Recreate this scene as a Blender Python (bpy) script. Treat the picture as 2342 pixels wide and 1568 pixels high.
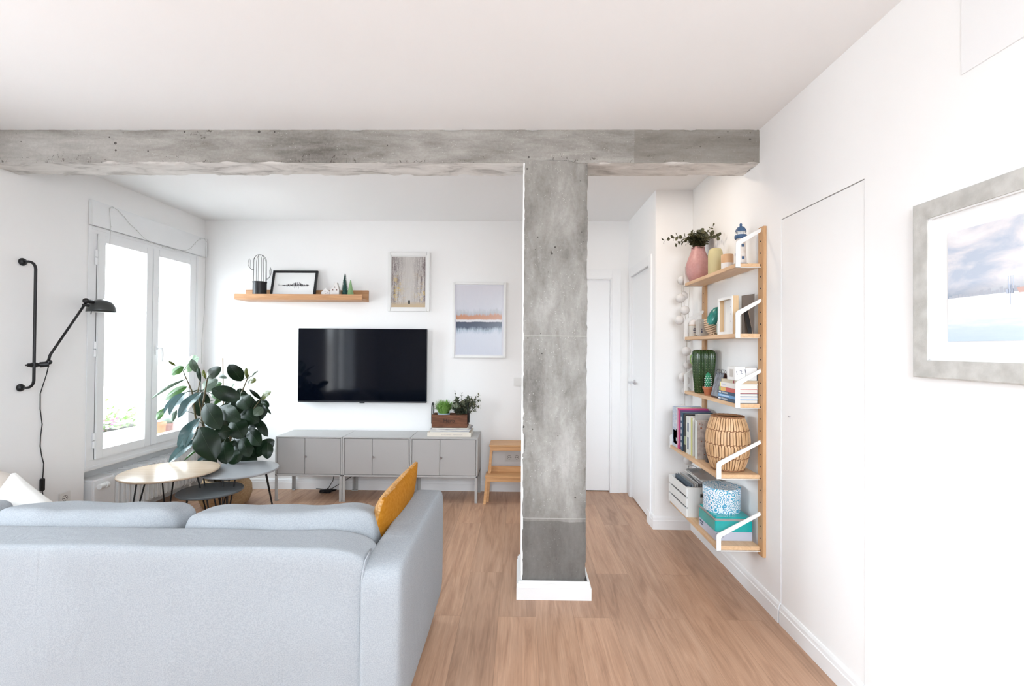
import bpy, bmesh, math, random
from mathutils import Vector, Matrix, noise
for o in list(bpy.data.objects): bpy.data.objects.remove(o)
SC = bpy.context.scene
COL = SC.collection
PI = math.pi

# ---------------------------------------------------------------- camera
yaw, pitch, roll, CH = .0158, .010, .007, 1.3707
fw = Vector((-math.sin(yaw)*math.cos(pitch), math.cos(yaw)*math.cos(pitch), math.sin(pitch)))
rt = Vector((math.cos(yaw), math.sin(yaw), 0)); up = rt.cross(fw)
r2 = rt*math.cos(roll)+up*math.sin(roll); u2 = -rt*math.sin(roll)+up*math.cos(roll)
cam = bpy.data.cameras.new('camera'); camo = bpy.data.objects.new('camera', cam); COL.objects.link(camo)
cam.sensor_width = 36; cam.lens = 36*1094.07/2342; cam.clip_start = .02
camo.matrix_world = Matrix(((r2.x, u2.x, -fw.x, 0), (r2.y, u2.y, -fw.y, 0), (r2.z, u2.z, -fw.z, CH), (0, 0, 0, 1)))
SC.camera = camo

# ---------------------------------------------------------------- light and exposure
w = bpy.data.worlds.new('sky'); SC.world = w; w.use_nodes = True
bg = w.node_tree.nodes['Background']; bg.inputs[1].default_value = 16.0
_N, _L = w.node_tree.nodes, w.node_tree.links     # overcast sky above a duller street
_tc = _N.new('ShaderNodeTexCoord'); _sp = _N.new('ShaderNodeSeparateXYZ'); _L.new(_tc.outputs['Generated'], _sp.inputs[0])
_r = _N.new('ShaderNodeValToRGB'); _L.new(_sp.outputs[2], _r.inputs[0])
_r.color_ramp.elements[0].position = .0; _r.color_ramp.elements[0].color = (.42, .43, .44, 1)
_r.color_ramp.elements[1].position = .06; _r.color_ramp.elements[1].color = (.86, .95, 1.03, 1)
_L.new(_r.outputs[0], bg.inputs[0])
# the bright overcast sky enters through three openings, the rear one added for fill; portals only help the sampling there
def portal(name, loc, rot, sx, sy):
    l = bpy.data.lights.new(name, 'AREA'); l.shape = 'RECTANGLE'; l.size = sx; l.size_y = sy; l.cycles.is_portal = True
    o = bpy.data.objects.new(name, l); COL.objects.link(o); o.location = loc; o.rotation_euler = rot
portal('portal_window', (-3.20, 3.90, 1.35), (0, -PI/2, 0), 1.75, 1.15)
portal('portal_balcony', (-3.36, 1.0, 1.10), (0, -PI/2, 0), 2.25, 1.0)
portal('portal_rear', (.39, -1.46, 1.87), (PI/2, 0, 0), 1.8, 1.25)
vs = SC.view_settings; vs.view_transform = 'Standard'; vs.look = 'None'; vs.gamma = 1; vs.use_curve_mapping = False
vs.exposure = 0.55

# ---------------------------------------------------------------- materials
def nodes_of(name):
    m = bpy.data.materials.new(name); m.use_nodes = True
    nt = m.node_tree; return m, nt, nt.nodes, nt.links, nt.nodes['Principled BSDF']
def c4(c): return (c[0], c[1], c[2], 1)
def mat(name, col, rough=.5, metal=0, var=None, bump=None, sheen=0, spec=.5, stretch=None, coat=0, subsurf=0):
    m, nt, N, L, P = nodes_of(name)
    P.inputs['Base Color'].default_value = c4(col); P.inputs['Roughness'].default_value = rough
    P.inputs['Metallic'].default_value = metal; P.inputs['Specular IOR Level'].default_value = spec
    P.inputs['Coat Weight'].default_value = coat
    if sheen: P.inputs['Sheen Weight'].default_value = sheen
    tc = N.new('ShaderNodeTexCoord'); mp = N.new('ShaderNodeMapping'); L.new(tc.outputs['Object'], mp.inputs[0])
    if stretch: mp.inputs['Scale'].default_value = stretch
    if var:                                    # var = (scale, second colour, detail)
        n = N.new('ShaderNodeTexNoise'); n.inputs['Scale'].default_value = var[0]; n.inputs['Detail'].default_value = var[2] if len(var) > 2 else 4
        L.new(mp.outputs[0], n.inputs[0])
        r = N.new('ShaderNodeValToRGB'); r.color_ramp.elements[0].position = .35; r.color_ramp.elements[1].position = .65
        r.color_ramp.elements[0].color = c4(col); r.color_ramp.elements[1].color = c4(var[1])
        L.new(n.outputs[0], r.inputs[0]); L.new(r.outputs[0], P.inputs['Base Color'])
    if bump:                                   # bump = (scale, strength, distance)
        n = N.new('ShaderNodeTexNoise'); n.inputs['Scale'].default_value = bump[0]; n.inputs['Detail'].default_value = 3
        L.new(mp.outputs[0], n.inputs[0])
        b = N.new('ShaderNodeBump'); b.inputs['Strength'].default_value = bump[1]; b.inputs['Distance'].default_value = bump[2] if len(bump) > 2 else .002
        L.new(n.outputs[0], b.inputs['Height']); L.new(b.outputs[0], P.inputs['Normal'])
    return m
def ramp(N, pts, interp='LINEAR'):
    r = N.new('ShaderNodeValToRGB'); e = r.color_ramp.elements; r.color_ramp.interpolation = interp
    while len(e) > 1: e.remove(e[-1])
    e[0].position = pts[0][0]; e[0].color = c4(pts[0][1])
    for p, c in pts[1:]:
        x = e.new(p); x.color = c4(c)
    return r
def mixc(N, L, fac, a, b, mode='MIX'):
    x = N.new('ShaderNodeMix'); x.data_type = 'RGBA'; x.blend_type = mode
    for s, v in ((0, fac), (6, a), (7, b)):
        if isinstance(v, (int, float)): x.inputs[s].default_value = v
        elif isinstance(v, tuple): x.inputs[s].default_value = c4(v)
        else: L.new(v, x.inputs[s])
    return x.outputs[2]
def mathn(N, L, op, a, b=None, clamp=False):
    x = N.new('ShaderNodeMath'); x.operation = op; x.use_clamp = clamp
    for i, v in enumerate((a, b)):
        if v is None: continue
        if isinstance(v, (int, float)): x.inputs[i].default_value = v
        else: L.new(v, x.inputs[i])
    return x.outputs[0]
def tnoise(N, L, vec, scale, detail=4, rough=.5, dist=0):
    n = N.new('ShaderNodeTexNoise'); n.inputs['Scale'].default_value = scale; n.inputs['Detail'].default_value = detail
    n.inputs['Roughness'].default_value = rough; n.inputs['Distortion'].default_value = dist; L.new(vec, n.inputs[0]); return n.outputs[0]
def mapped(N, L, scale=(1, 1, 1), loc=(0, 0, 0), kind='Object'):
    tc = N.new('ShaderNodeTexCoord'); mp = N.new('ShaderNodeMapping'); mp.inputs['Scale'].default_value = scale; mp.inputs['Location'].default_value = loc
    L.new(tc.outputs[kind], mp.inputs[0]); return mp.outputs[0]

M = {}
M['wall'] = mat('white_wall_paint', (.915, .91, .905), .85, bump=(180, .12, .001), spec=.2)
M['ceiling'] = mat('white_ceiling_paint', (.90, .90, .90), .9, spec=.1)
M['trim'] = mat('white_lacquer', (.87, .87, .875), .35, spec=.4)
M['pvc'] = mat('white_window_plastic', (.84, .85, .86), .3)
M['steel'] = mat('brushed_steel', (.6, .6, .62), .3, 1)
M['black'] = mat('black_metal', (.012, .012, .014), .4, .2)
M['blackwire'] = mat('black_wire', (.02, .02, .022), .5)
M['dark'] = mat('dark_gap', (.03, .03, .03), .9)
M['white'] = mat('matt_white', (.85, .85, .84), .6)
M['whitemetal'] = mat('white_powder_coat', (.84, .84, .83), .4)
M['cab'] = mat('grey_painted_steel', (.46, .45, .44), .38, spec=.4)
M['cabdoor'] = mat('grey_painted_door', (.43, .415, .405), .42, spec=.4)
M['rubber'] = mat('grey_plastic', (.3, .3, .3), .6)

def concrete(name, horizontal):
    m, nt, N, L, P = nodes_of(name)
    v = mapped(N, L, (.35, 1, 1.6) if horizontal else (1.5, 1, .55))
    v0 = mapped(N, L)
    big = tnoise(N, L, v, 3.2, 8, .62, .3)
    mid = tnoise(N, L, v, 11, 8, .7, .6)
    fine = tnoise(N, L, v0, 70, 6, .7)
    k_ = 1.05 if horizontal else .84
    base = ramp(N, [(.34, (.14*k_, .13*k_, .115*k_)), (.46, (.28*k_, .265*k_, .245*k_)), (.56, (.39*k_, .375*k_, .35*k_)), (.68, (.54*k_, .525*k_, .50*k_))]); 
    s = mathn(N, L, 'ADD', mathn(N, L, 'MULTIPLY', big, .6), mathn(N, L, 'MULTIPLY', mid, .28))
    s = mathn(N, L, 'ADD', s, mathn(N, L, 'MULTIPLY', fine, .14))
    L.new(s, base.inputs[0])
    # small black air holes
    vo = N.new('ShaderNodeTexVoronoi'); vo.inputs['Scale'].default_value = 20; L.new(v0, vo.inputs[0])
    hm = tnoise(N, L, v0, 7, 2)
    thr = mathn(N, L, 'MULTIPLY', mathn(N, L, 'SUBTRACT', hm, .40, True), .55)
    hole = mathn(N, L, 'LESS_THAN', vo.outputs['Distance'], thr)
    col = mixc(N, L, mathn(N, L, 'MULTIPLY', hole, .8), base.outputs[0], (.04, .035, .03))
    # pale flecks of aggregate
    v3 = N.new('ShaderNodeTexVoronoi'); v3.inputs['Scale'].default_value = 75; L.new(v0, v3.inputs[0])
    fl = mathn(N, L, 'MULTIPLY', mathn(N, L, 'LESS_THAN', v3.outputs['Distance'], .17), mathn(N, L, 'GREATER_THAN', tnoise(N, L, v0, 15, 2), .56))
    col = mixc(N, L, mathn(N, L, 'MULTIPLY', fl, .5), col, (.62, .6, .56))
    sp_ = N.new('ShaderNodeSeparateXYZ'); L.new(v0, sp_.inputs[0]); wob = mathn(N, L, 'MULTIPLY', mathn(N, L, 'SUBTRACT', tnoise(N, L, v0, 6, 5), .5), .22)
    if horizontal:      # honeycombed lower edge, darker later pour at the right
        z_ = mathn(N, L, 'SUBTRACT', 2.475, sp_.outputs[2], True)
        cr = mathn(N, L, 'MULTIPLY', mathn(N, L, 'GREATER_THAN', tnoise(N, L, mapped(N, L, (1, 1, .7)), 34, 5, .75, 1.2), .60), mathn(N, L, 'GREATER_THAN', mathn(N, L, 'ADD', mathn(N, L, 'MULTIPLY', z_, 3.2), tnoise(N, L, v0, 2.6, 2)), .70))
        col = mixc(N, L, mathn(N, L, 'MULTIPLY', cr, .7), col, (.06, .05, .04))
        rt_ = mathn(N, L, 'GREATER_THAN', mathn(N, L, 'ADD', sp_.outputs[0], mathn(N, L, 'MULTIPLY', wob, .05)), .63)
        col = mixc(N, L, mathn(N, L, 'MULTIPLY', rt_, .45), col, (.19, .17, .145))
    else:               # dark foot of the column and pale joint lines of the shuttering
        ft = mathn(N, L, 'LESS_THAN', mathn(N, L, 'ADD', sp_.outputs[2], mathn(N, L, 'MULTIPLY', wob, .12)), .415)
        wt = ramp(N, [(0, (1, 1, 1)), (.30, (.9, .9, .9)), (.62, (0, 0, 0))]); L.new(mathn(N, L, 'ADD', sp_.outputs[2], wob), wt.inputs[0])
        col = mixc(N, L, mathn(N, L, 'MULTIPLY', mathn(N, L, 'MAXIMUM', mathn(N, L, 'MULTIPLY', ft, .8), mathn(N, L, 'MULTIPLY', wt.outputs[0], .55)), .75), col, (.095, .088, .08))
        for lz in (1.437, .432):
            ln_ = mathn(N, L, 'LESS_THAN', mathn(N, L, 'ABSOLUTE', mathn(N, L, 'SUBTRACT', mathn(N, L, 'ADD', sp_.outputs[2], mathn(N, L, 'MULTIPLY', wob, .02)), lz)), .0022)
            col = mixc(N, L, mathn(N, L, 'MULTIPLY', ln_, .45), col, (.60, .58, .54))
    L.new(col, P.inputs['Base Color']); P.inputs['Roughness'].default_value = .88; P.inputs['Specular IOR Level'].default_value = .25
    b = N.new('ShaderNodeBump'); b.inputs['Strength'].default_value = .55; b.inputs['Distance'].default_value = .008
    h = mathn(N, L, 'SUBTRACT', s, mathn(N, L, 'MULTIPLY', hole, .5)); L.new(h, b.inputs['Height']); L.new(b.outputs[0], P.inputs['Normal'])
    return m
def soffit():  # whitish streaked underside, with floor bounce light painted into its colour
    m, nt, N, L, P = nodes_of('bounce_lit_concrete_soffit'); v = mapped(N, L, (.8, 2.4, 1)); v0 = mapped(N, L)
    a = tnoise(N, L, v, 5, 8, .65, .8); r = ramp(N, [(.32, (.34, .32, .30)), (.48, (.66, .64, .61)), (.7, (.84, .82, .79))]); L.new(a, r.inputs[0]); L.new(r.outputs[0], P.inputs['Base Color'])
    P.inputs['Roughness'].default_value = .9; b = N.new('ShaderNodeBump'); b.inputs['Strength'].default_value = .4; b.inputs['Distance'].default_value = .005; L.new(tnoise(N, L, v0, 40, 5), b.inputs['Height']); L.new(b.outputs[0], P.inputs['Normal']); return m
M['beam'] = concrete('raw_concrete_boarded', True)
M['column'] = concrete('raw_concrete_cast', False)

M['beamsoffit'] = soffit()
def floor_mat():
    m, nt, N, L, P = nodes_of('oak_laminate_planks')
    tc = N.new('ShaderNodeTexCoord'); sep = N.new('ShaderNodeSeparateXYZ'); L.new(tc.outputs['Object'], sep.inputs[0])
    cmb = N.new('ShaderNodeCombineXYZ'); L.new(sep.outputs[1], cmb.inputs[0]); L.new(sep.outputs[0], cmb.inputs[1])
    br = N.new('ShaderNodeTexBrick'); br.offset = .37; br.inputs['Scale'].default_value = 1; br.inputs['Mortar Size'].default_value = .0009
    br.inputs['Brick Width'].default_value = 1.29; br.inputs['Row Height'].default_value = .192; br.inputs['Bias'].default_value = 0
    br.inputs['Color1'].default_value = (0, 0, 0, 1); br.inputs['Color2'].default_value = (1, 1, 1, 1); br.inputs['Mortar'].default_value = (.5, .5, .5, 1)
    L.new(cmb.outputs[0], br.inputs[0])
    # every plank gets its own shift of the grain
    sh = N.new('ShaderNodeVectorMath'); sh.operation = 'MULTIPLY_ADD'; L.new(br.outputs[0], sh.inputs[0]); sh.inputs[1].default_value = (7.3, 3.1, 5.7)
    L.new(tc.outputs['Object'], sh.inputs[2])
    mp = N.new('ShaderNodeMapping'); mp.inputs['Scale'].default_value = (9, .8, 1); L.new(sh.outputs[0], mp.inputs[0])
    g1 = tnoise(N, L, mp.outputs[0], 1.6, 5, .6, 1.6)
    mp2 = N.new('ShaderNodeMapping'); mp2.inputs['Scale'].default_value = (90, 2.5, 1); L.new(sh.outputs[0], mp2.inputs[0])
    g2 = tnoise(N, L, mp2.outputs[0], 2, 3, .6)
    tone = ramp(N, [(.25, (.33, .185, .118)), (.48, (.48, .292, .192)), (.75, (.57, .365, .25))]); L.new(g1, tone.inputs[0])
    fine = ramp(N, [(.3, (.86, .86, .86)), (.7, (1.06, 1.06, 1.06))]); L.new(g2, fine.inputs[0])
    col = mixc(N, L, 1.0, tone.outputs[0], fine.outputs[0], 'MULTIPLY')
    pl = ramp(N, [(0, (.90, .90, .90)), (1, (1.1, 1.08, 1.06))]); L.new(br.outputs[0], pl.inputs[0])
    col = mixc(N, L, 1.0, col, pl.outputs[0], 'MULTIPLY')
    col = mixc(N, L, mathn(N, L, 'MULTIPLY', br.outputs['Fac'], .45), col, (.14, .08, .05))
    L.new(col, P.inputs['Base Color']); P.inputs['Roughness'].default_value = .42; P.inputs['Specular IOR Level'].default_value = .4
    b = N.new('ShaderNodeBump'); b.inputs['Strength'].default_value = .15; b.inputs['Distance'].default_value = .001; L.new(g2, b.inputs['Height']); L.new(b.outputs[0], P.inputs['Normal'])
    return m
M['floor'] = floor_mat()
def wood(name, a, b, rough=.45, scale=(3, 30, 30), s=1.0):
    m, nt, N, L, P = nodes_of(name)
    v = mapped(N, L, scale); g = tnoise(N, L, v, s, 5, .6, 1.2)
    r = ramp(N, [(.3, a), (.7, b)]); L.new(g, r.inputs[0]); L.new(r.outputs[0], P.inputs['Base Color']); P.inputs['Roughness'].default_value = rough
    return m
M['oak'] = wood('oak_shelf', (.42, .20, .085), (.60, .33, .16), scale=(3, 40, 40))
M['bamboo'] = wood('bamboo_board', (.64, .40, .22), (.78, .54, .33), scale=(40, 3, 40))
M['bamboov'] = wood('bamboo_rail', (.50, .28, .13), (.62, .38, .20), scale=(40, 40, 3))
M['stool'] = wood('bamboo_stool', (.56, .29, .12), (.70, .41, .20), scale=(3, 30, 30))
M['crate'] = wood('stained_crate_wood', (.09, .032, .015), (.21, .085, .042), .75, (6, 30, 40))
M['tabletop'] = wood('pale_oak_veneer', (.52, .40, .29), (.62, .49, .37), .2, (2, 22, 22))
def fabric():
    m, nt, N, L, P = nodes_of('light_grey_sofa_fabric'); v = mapped(N, L); vw = mapped(N, L, (1.6, 1.6, .55))
    weave = tnoise(N, L, v, 420, 2); mot = tnoise(N, L, v, 260, 2); fold = tnoise(N, L, vw, 7, 2, .5, 1.8)
    r = ramp(N, [(.35, (.325, .35, .375)), (.65, (.39, .415, .44))]); L.new(mot, r.inputs[0]); L.new(r.outputs[0], P.inputs['Base Color'])
    P.inputs['Roughness'].default_value = .9; P.inputs['Specular IOR Level'].default_value = .12
    b = N.new('ShaderNodeBump'); b.inputs['Strength'].default_value = .4; b.inputs['Distance'].default_value = .0015; L.new(weave, b.inputs['Height'])
    b2 = N.new('ShaderNodeBump'); b2.inputs['Strength'].default_value = .2; b2.inputs['Distance'].default_value = .015; L.new(fold, b2.inputs['Height']); L.new(b.outputs[0], b2.inputs['Normal']); L.new(b2.outputs[0], P.inputs['Normal'])
    return m
M['fabric'] = fabric()
M['pillowwhite'] = mat('off_white_pillow_fabric', (.80, .79, .76), .9, sheen=.2, spec=.15, bump=(300, .3, .001))
M['pillowbeige'] = mat('beige_pillow_fabric', (.62, .56, .50), .9, sheen=.2, spec=.15, bump=(300, .3, .001))
M['mustard'] = mat('mustard_woven_fabric', (.40, .155, .012), .9, spec=.1, bump=(350, .4, .0015), var=(60, (.47, .195, .022), 3))
def knit():
    m, nt, N, L, P = nodes_of('mustard_knit')
    v = mapped(N, L, (70, 70, 70)); vo = N.new('ShaderNodeTexVoronoi'); vo.inputs['Scale'].default_value = 1; L.new(v, vo.inputs[0])
    r = ramp(N, [(.0, (.74, .46, .22)), (.6, (.50, .24, .06))]); L.new(vo.outputs['Distance'], r.inputs[0]); L.new(r.outputs[0], P.inputs['Base Color'])
    P.inputs['Roughness'].default_value = .9
    b = N.new('ShaderNodeBump'); b.invert = True; b.inputs['Distance'].default_value = .006; L.new(vo.outputs['Distance'], b.inputs['Height']); L.new(b.outputs[0], P.inputs['Normal'])
    return m
M['knit'] = knit()
M['tvscreen'] = mat('black_glossy_screen', (.0015, .0025, .006), .07, spec=.16)
M['tvframe'] = mat('dark_bezel', (.02, .022, .028), .35, .3)
M['greytop'] = mat('grey_laminate', (.36, .37, .385), .3)
M['darktop'] = mat('dark_grey_laminate', (.10, .115, .125), .42, bump=(300, .2))
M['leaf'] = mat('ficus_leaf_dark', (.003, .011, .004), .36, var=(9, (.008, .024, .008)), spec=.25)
M['leaflight'] = mat('ficus_leaf_fresh', (.045, .13, .018), .32, var=(12, (.028, .09, .014)))
M['leafyoung'] = mat('ficus_leaf_olive', (.13, .14, .02), .35, var=(12, (.08, .10, .02)))
M['leafpale'] = mat('ficus_leaf_grey_green', (.075, .115, .075), .4)
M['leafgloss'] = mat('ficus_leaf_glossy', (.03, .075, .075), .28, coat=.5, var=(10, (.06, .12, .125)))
M['leafrib'] = mat('ficus_leaf_rib', (.018, .04, .012), .5)
M['bark'] = mat('plant_stem', (.10, .075, .03), .6)
M['stake'] = mat('bamboo_stake', (.36, .24, .13), .6)
M['wicker'] = mat('seagrass_weave', (.55, .38, .22), .75, var=(40, (.42, .27, .14)), bump=(90, .8, .006), stretch=(1, 1, 4))
M['soil'] = mat('potting_soil', (.03, .02, .012), .95)
def glass():
    m, nt, N, L, P = nodes_of('window_glass'); N.remove(P)
    t = N.new('ShaderNodeBsdfTransparent'); g = N.new('ShaderNodeBsdfGlossy'); g.inputs['Roughness'].default_value = .0
    f = N.new('ShaderNodeFresnel'); f.inputs[0].default_value = 1.45; x = N.new('ShaderNodeMixShader')
    L.new(mathn(N, L, 'MULTIPLY', f.outputs[0], .6), x.inputs[0]); L.new(t.outputs[0], x.inputs[1]); L.new(g.outputs[0], x.inputs[2]); L.new(x.outputs[0], N['Material Output'].inputs[0])
    t.inputs[0].default_value = (.97, .985, .985, 1)
    return m
M['glass'] = glass()
def curtain():
    m, nt, N, L, P = nodes_of('sheer_curtain_cloth'); N.remove(P)
    d = N.new('ShaderNodeBsdfDiffuse'); d.inputs[0].default_value = (.85, .86, .88, 1); t = N.new('ShaderNodeBsdfTranslucent'); t.inputs[0].default_value = (.85, .87, .9, 1)
    tr = N.new('ShaderNodeBsdfTransparent'); x = N.new('ShaderNodeMixShader'); y = N.new('ShaderNodeMixShader')
    L.new(d.outputs[0], x.inputs[1]); L.new(t.outputs[0], x.inputs[2]); x.inputs[0].default_value = .5
    L.new(x.outputs[0], y.inputs[1]); L.new(tr.outputs[0], y.inputs[2]); y.inputs[0].default_value = .4
    L.new(y.outputs[0], N['Material Output'].inputs[0]); return m
M['curtain'] = curtain()

# ---------------------------------------------------------------- mesh helpers
class MB:
    def __init__(s): s.v = []; s.f = []; s.mi = []
    def add(s, vs, fs, mi=0):
        b = len(s.v); s.v += [tuple(v) for v in vs]; s.f += [tuple(b+i for i in f) for f in fs]; s.mi += [mi]*len(fs); return s
    def box(s, x0, x1, y0, y1, z0, z1, mi=0, bev=0, M4=None):
        if bev:
            bm = bmesh.new(); bmesh.ops.create_cube(bm, size=1)
            for v in bm.verts: v.co = Vector(((x0+x1)/2+v.co.x*(x1-x0), (y0+y1)/2+v.co.y*(y1-y0), (z0+z1)/2+v.co.z*(z1-z0)))
            bmesh.ops.bevel(bm, geom=bm.edges[:]+bm.verts[:], offset=bev, segments=2, affect='EDGES')
            bm.verts.index_update(); vs = [v.co.copy() for v in bm.verts]; fs = [[v.index for v in f.verts] for f in bm.faces]; bm.free()
        else:
            vs = [Vector(p) for p in ((x0, y0, z0), (x1, y0, z0), (x1, y1, z0), (x0, y1, z0), (x0, y0, z1), (x1, y0, z1), (x1, y1, z1), (x0, y1, z1))]
            fs = [(3, 2, 1, 0), (4, 5, 6, 7), (0, 1, 5, 4), (1, 2, 6, 5), (2, 3, 7, 6), (3, 0, 4, 7)]
        if M4 is not None: vs = [M4 @ v for v in vs]
        return s.add(vs, fs, mi)
    def prism(s, pts, axis, a, b, mi=0):
        """polygon pts (two coords) extruded along axis from a to b"""
        def P(p, t): return {'x': (t, p[0], p[1]), 'y': (p[0], t, p[1]), 'z': (p[0], p[1], t)}[axis]
        n = len(pts); vs = [P(p, a) for p in pts]+[P(p, b) for p in pts]
        fs = [tuple(range(n))[::-1], tuple(range(n, 2*n))]+[(i, (i+1) % n, n+(i+1) % n, n+i) for i in range(n)]
        return s.add(vs, fs, mi)
    def tube(s, pts, r, seg=8, mi=0, caps=True):
        pts = [Vector(p) for p in pts]; n = len(pts); rs = r if isinstance(r, (list, tuple)) else [r]*n
        prev = None; vs = []
        for i, p in enumerate(pts):
            d = (pts[min(i+1, n-1)]-pts[max(i-1, 0)]).normalized()
            if prev is None:
                u = d.cross(Vector((0, 0, 1)));  u = d.cross(Vector((1, 0, 0))) if u.length < .1 else u
            else: u = prev-d*prev.dot(d)
            u.normalize(); prev = u; v = d.cross(u)
            vs += [p+(u*math.cos(a)+v*math.sin(a))*rs[i] for a in [2*PI*k/seg for k in range(seg)]]
        fs = [(i*seg+k, i*seg+(k+1) % seg, (i+1)*seg+(k+1) % seg, (i+1)*seg+k) for i in range(n-1) for k in range(seg)]
        if caps: fs += [tuple(range(seg))[::-1], tuple((n-1)*seg+k for k in range(seg))]
        return s.add(vs, fs, mi)
    def lathe(s, prof, c, seg=32, mi=0, sx=1, sy=1, rib=None):
        """prof = [(radius, z)], closed to the axis where radius 0"""
        n = len(prof); vs = []
        for r, z in prof:
            for k in range(seg):
                a = 2*PI*k/seg; q = r*(1+(rib[1]*math.cos(a*rib[0]) if rib and r > 0 else 0))
                vs.append((c[0]+q*math.cos(a)*sx, c[1]+q*math.sin(a)*sy, c[2]+z))
        fs = [(i*seg+k, i*seg+(k+1) % seg, (i+1)*seg+(k+1) % seg, (i+1)*seg+k) for i in range(n-1) for k in range(seg)]
        fs += [tuple(range(seg))[::-1], tuple((n-1)*seg+k for k in range(seg))]
        return s.add(vs, fs, mi)
    def ball(s, c, r, mi=0, seg=16):
        return s.lathe([(r*math.sin(PI*i/10+.001), -r*math.cos(PI*i/10)) for i in range(11)], c, seg, mi)
    def disc_y(s, c, r, y0, y1, mi=0, seg=20):   # short cylinder along y
        return s.tube([(c[0], y0, c[1]), (c[0], y1, c[1])], r, seg, mi)
    def quad(s, a, b, c, d, mi=0): return s.add([a, b, c, d], [(0, 1, 2, 3)], mi)
    def text(s, body, size, M4, mi=0, depth=.0004):
        cu = bpy.data.curves.new('t', 'FONT'); cu.body = body; cu.size = size; cu.extrude = depth; cu.align_x = 'CENTER'; cu.align_y = 'CENTER'
        o = bpy.data.objects.new('t', cu); COL.objects.link(o); dg = bpy.context.evaluated_depsgraph_get(); dg.update()
        me = bpy.data.meshes.new_from_object(o.evaluated_get(dg))
        s.add([M4 @ v.co for v in me.vertices], [tuple(p.vertices) for p in me.polygons], mi)
        bpy.data.objects.remove(o); bpy.data.curves.remove(cu); bpy.data.meshes.remove(me); return s
    def build(s, name, mats, parent=None, smooth=False, angle=None, origin=None):
        root = parent
        org = Vector((0, 0, 0))
        if parent is not None:
            while root.parent: root = root.parent
            org = root.location.copy()
        else:
            if origin is None:
                lo = [min(v[i] for v in s.v) for i in range(3)]; hi = [max(v[i] for v in s.v) for i in range(3)]
                origin = ((lo[0]+hi[0])/2, (lo[1]+hi[1])/2, lo[2])
            org = Vector(origin)
        me = bpy.data.meshes.new(name); me.from_pydata([tuple(Vector(v)-org) for v in s.v], [], s.f)
        if not isinstance(mats, (list, tuple)): mats = [mats]
        for m in mats: me.materials.append(m)
        for p, i in zip(me.polygons, s.mi): p.material_index = i
        bm = bmesh.new(); bm.from_mesh(me); bmesh.ops.recalc_face_normals(bm, faces=bm.faces); bm.to_mesh(me); bm.free()
        if smooth or angle:
            for p in me.polygons: p.use_smooth = True
            if angle:
                try: me.set_sharp_from_angle(angle=math.radians(angle))
                except Exception: pass
        me.update(); o = bpy.data.objects.new(name, me); COL.objects.link(o)
        if parent is not None: o.parent = parent
        else: o.location = org
        return o
def tag(o, label, cat, group=None):
    o['label'] = label; o['category'] = cat
    if group: o['group'] = group
    return o
def struct(o, label=None):
    o['kind'] = 'structure'
    if label: o['label'] = label
    return o
def thing(name, label, cat, loc, group=None):
    o = bpy.data.objects.new(name, None); COL.objects.link(o); o.location = loc; o.empty_display_size = .1
    return tag(o, label, cat, group)
def dup(o, loc, label=None, parent=None, group=None):
    c = o.copy(); COL.objects.link(c); c.location = loc
    if parent: c.parent = parent
    if label: c['label'] = label
    if group: c['group'] = group
    for ch in o.children: dup(ch, ch.location, None, c)
    return c
def rbox(name, mats, x0, x1, y0, y1, z0, z1, bev=0, parent=None):
    return MB().box(x0, x1, y0, y1, z0, z1, 0, bev).build(name, mats, parent, angle=40 if bev else None)
def soft(mb, c, s, n=5.0, div=18, fn=None, wr=.004, seed=0, wscale=6, mi=0, R=None):
    """rounded, slightly wrinkled upholstery block centred on c, full size s"""
    bm = bmesh.new(); bmesh.ops.create_cube(bm, size=2); bmesh.ops.subdivide_edges(bm, edges=bm.edges[:], cuts=div, use_grid_fill=True)
    vs = []
    for v in bm.verts:
        p = v.co; m = max(abs(p.x), abs(p.y), abs(p.z)); k = m/((abs(p.x)**n+abs(p.y)**n+abs(p.z)**n)**(1/n))
        q = Vector((p.x*k, p.y*k, p.z*k))
        if fn: q = fn(q)
        w = Vector((q.x*s[0]/2, q.y*s[1]/2, q.z*s[2]/2))
        d = noise.noise_vector((w+Vector((seed, seed*.7, 0)))*wscale)*wr
        w = w+d
        if R: w = R @ w
        vs.append(w+Vector(c))
    bm.verts.index_update(); fs = [[v.index for v in f.verts] for f in bm.faces]; bm.free()
    return mb.add(vs, fs, mi)
def arc(c, r, a0, a1, n, plane='xz', off=0):
    out = []
    for i in range(n+1):
        a = a0+(a1-a0)*i/n; u, v = c[0]+r*math.cos(a), c[1]+r*math.sin(a)
        out.append({'xz': (u, off, v), 'yz': (off, u, v), 'xy': (u, v, off)}[plane])
    return out
def quadbez(a, b, c, n=8):
    a, b, c = Vector(a), Vector(b), Vector(c)
    return [a*(1-t)**2+b*2*t*(1-t)+c*t*t for t in [i/n for i in range(n+1)]]
# ---------------------------------------------------------------- room shell (metres; +y goes into the room, camera at x=y=0)
RX0, RX1, RZ0, RZ1 = -.50, 1.28, 1.25, 2.48      # added window behind the viewer, shaped for fill daylight
XL, XR, XH, YK, YH, ZC, YR = -3.055, 1.32, 1.037, 4.585, 3.674, 2.587, -1.3
struct(rbox('floor', M['floor'], XL-.3, XR+.3, YR-.2, YK+.2, -.1, 0), 'warm oak laminate plank floor')
struct(rbox('ceiling', M['ceiling'], XL-.3, XR+.3, YR-.2, YK+.2, ZC, ZC+.15), 'plain white ceiling')
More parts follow.
